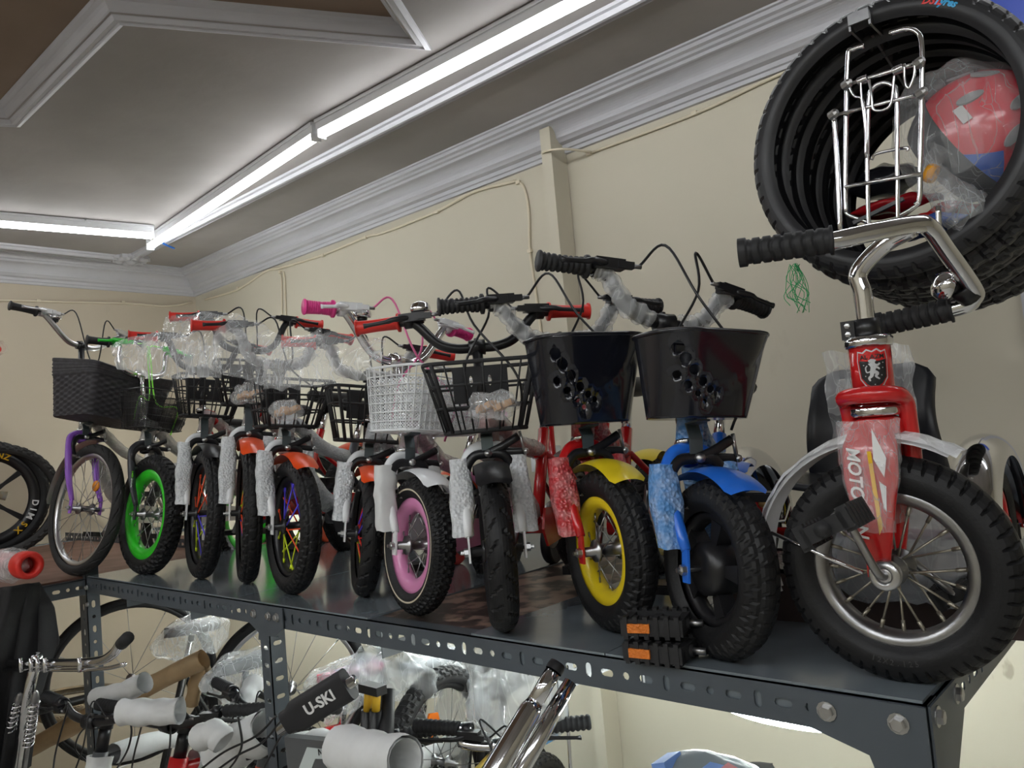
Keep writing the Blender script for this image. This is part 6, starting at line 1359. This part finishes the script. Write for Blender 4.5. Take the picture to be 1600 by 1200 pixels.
MB().tube([(-0.1, -0.06, Rm + 0.0), (0.16, -0.045, Rm + 0.09)], [0.022, 0.006], 10, flat=0.4).build('frame_stay', mat('white_yellow_stay', (0.75, 0.75, 0.72), 0.3, col2=(0.75, 0.5, 0.03), nscale=10), mg)
M = Matrix.Translation((-0.05, 0.12, 0.27)); tire_mb(0.27, 0.05, 'knob', 120, 14).build('rear_tire', RUB2, mg, M)
# bagged pink-red piece floating at the left: handlebar end of a bicycle on the wing
p = at_y(-10, 548, 1.05); e_ = empty('bagged_grip', p, 0, 'red handlebar grip in a clear bag poking in at the left edge', 'grip')
MB().tube([V((-0.12, 0.02, -0.007)), V((0.055, 0, 0.0))], 0.016, 14).build('grip', REDG, e_); MB().tube([V((-0.11, 0.01, -0.01)), V((0.0, 0, 0)), V((0.095, 0, 0.004))], [0.03, 0.034, 0.03], 14, cap=False).crumple(0.01, 40, 1).build('bag', FILM, e_)
# frame wrapped in packing card
cf_ = empty('card_package', at_y(200, 1090, 1.2), 0, 'bicycle frame tubes wrapped in tan packing card, leaning across the pile at left', 'package'); o0 = cf_.location.copy()
P_ = [at_y(a, b, y) - o0 for a, b, y in ((42, 1172, 1.0), (180, 1098, 1.2), (318, 1030, 1.42))]
foam(P_, 0.036, None, cf_, 3.3, CARD).name = 'card_wrap'
foam([at_y(314, 1036, 1.43) - o0, at_y(306, 1065, 1.42) - o0, at_y(299, 1100, 1.41) - o0], 0.026, None, cf_, 4.1, CARD).name = 'card_wrap'
MB().tube([at_y(320, 1035, 1.44) - o0, at_y(345, 1085, 1.5) - o0, at_y(360, 1200, 1.5) - o0], 0.012, 8).build('seat_stay', mat('tan_stay_wrap', (0.4, 0.3, 0.18), 0.5), cf_)
MB().tube([at_y(42, 1172, 1.0) - o0, at_y(20, 1215, 0.98) - o0, V((at_y(20, 1215, 0.98) - o0).to_tuple()[:2] + (-o0.z + 0.01,))], 0.012, 8).build('front_tube', BLK, cf_)
# milky bags hanging over the saddles at centre
for (px, py, yy, r_, sc_, sd, lb) in ((722, 1090, 1.75, 0.13, (0.9, 0.45, 0.95), 2.7, 'milky plastic bag hanging around the bare black saddle nose'), (795, 1065, 1.45, 0.13, (1.0, 0.5, 0.85), 5.9, 'large milky plastic bag left of the chrome fork'), (610, 1045, 1.5, 0.13, (1.2, 0.6, 0.5), 9.4, 'milky bag sagging over the grey and orange saddle')):
    o = bag_mb((0, 0, 0), r_, sc_, sd, 22, 0.45); o.v = [tuple(V(p) + V((0, 0, -0.5 * max(0, -p[2]) * (0.5 + noise.noise(V(p) * 12 + V((sd, 0, 0))))))) for p in o.v]
    o = o.build('plastic_bag', film('hanging_bag_film', 0.2, 0.6, 0.18, scale=14)); o.location = at_y(px, py, yy); tag(o, lb, 'bag')
# loose cables between the handlebars
for k, L in enumerate(([(432, 1118, 1.0), (400, 1150, 0.98), (350, 1175, 0.95), (310, 1205, 0.94)], [(440, 1125, 1.0), (410, 1160, 0.98), (372, 1180, 0.95), (330, 1210, 0.94)], [(372, 1120, 0.95), (378, 1160, 0.95), (370, 1185, 0.95), (355, 1205, 0.95)], [(190, 1115, 0.92), (205, 1135, 0.92), (200, 1170, 0.92), (180, 1205, 0.92)], [(170, 1120, 0.93), (130, 1140, 0.93), (118, 1170, 0.93), (135, 1190, 0.93)], [(500, 1105, 0.96), (470, 1130, 0.96), (440, 1150, 0.98), (410, 1205, 0.98)])):
    tag(MB().tube(spline([at_y(*q) for q in L], 6), 0.0028, 6).build('brake_cable', BLK), ('upper long black cable sweeping left from the grey bicycle stem', 'lower long black cable sweeping left from the grey bicycle stem', 'black cable dropping beside the red head tube', 'black cable looping right of the white wrapped head tube', 'black cable looping left of the white wrapped head tube', 'black cable curving down from the lettered pad')[k], 'cable')
# gold stanchion fork and black seat post between the bags and the knobby wheel
sf = empty('suspension_fork', at_y(582, 1110, 1.15), 0, 'black suspension fork with gold stanchions below the orange striped saddle', 'fork'); o0 = sf.location.copy()
for a, b in ((576, 574), (589, 587)):
    MB().tube([at_y(a, 1078, 1.15) - o0, at_y(b, 1112, 1.15) - o0], 0.010, 12).build('stanchion', GOLD, sf)
    MB().tube([at_y(b, 1110, 1.15) - o0, at_y(b - 4, 1200, 1.15) - o0, at_y(b - 10, 1420, 1.15) - o0], 0.015, 12).build('lower_leg', BLK, sf)
MB().box(at_y(582, 1076, 1.15) - o0, (0.07, 0.03, 0.02)).build('crown', BLK, sf)
sp3 = tag(MB().tube([at_y(606, 1078, 1.2), at_y(602, 1165, 1.15), at_y(598, 1400, 1.1)], [0.018, 0.019, 0.019], 14).build('seat_tube', BLKM), 'thick black seat tube standing beside the gold stanchions', 'tube'); 
# right-hand odds: rack wires, packet
rk2 = empty('luggage_rack', at_y(868, 1120, 1.5), 0, 'chrome wire rack standing against the wall right of the chrome fork', 'rack'); o0 = rk2.location.copy()
for L in ([(840, 1092), (872, 1089), (884, 1093), (887, 1120), (892, 1210)], [(850, 1150), (868, 1142), (866, 1112), (860, 1105), (840, 1106)], [(845, 1085), (838, 1150)], [(862, 1083), (850, 1150)]): MB().tube(spline([at_y(a, b, 1.5) - o0 for a, b in L], 5), 0.0045, 8).build('rack_wire', CHR if L[0][0] != 850 else BLKM, rk2)
q = at_y(848, 1140, 1.6); MB().box(q - o0, (0.06, 0.05, 0.05)).build('rack_block', mat('steel_blue_block', (0.08, 0.2, 0.35), 0.4), rk2)
q = at_y(1105, 1224, 1.12); pk = empty('parcel', q, 0, 'pale wrapped parcel with blue and red patches at the bottom edge', 'parcel')
bag_mb((0, 0, 0), 0.075, (1.3, 0.8, 0.6), 1.1, 18, 0.2).build('wrapping', mat('pale_parcel_wrap', (0.25, 0.28, 0.29), 0.4), pk)
for dx, m_ in ((-0.05, mat('pale_blue_print', (0.2, 0.35, 0.75), 0.4)), (0.028, mat('pale_blue_print', (0, 0, 0))), (0.052, mat('pale_red_print', (0.75, 0.25, 0.25), 0.4))): MB().box((dx, -0.03, 0.030), (0.025, 0.05, 0.02), axes((1, 0, -dx * 6))).build('patch', m_, pk)
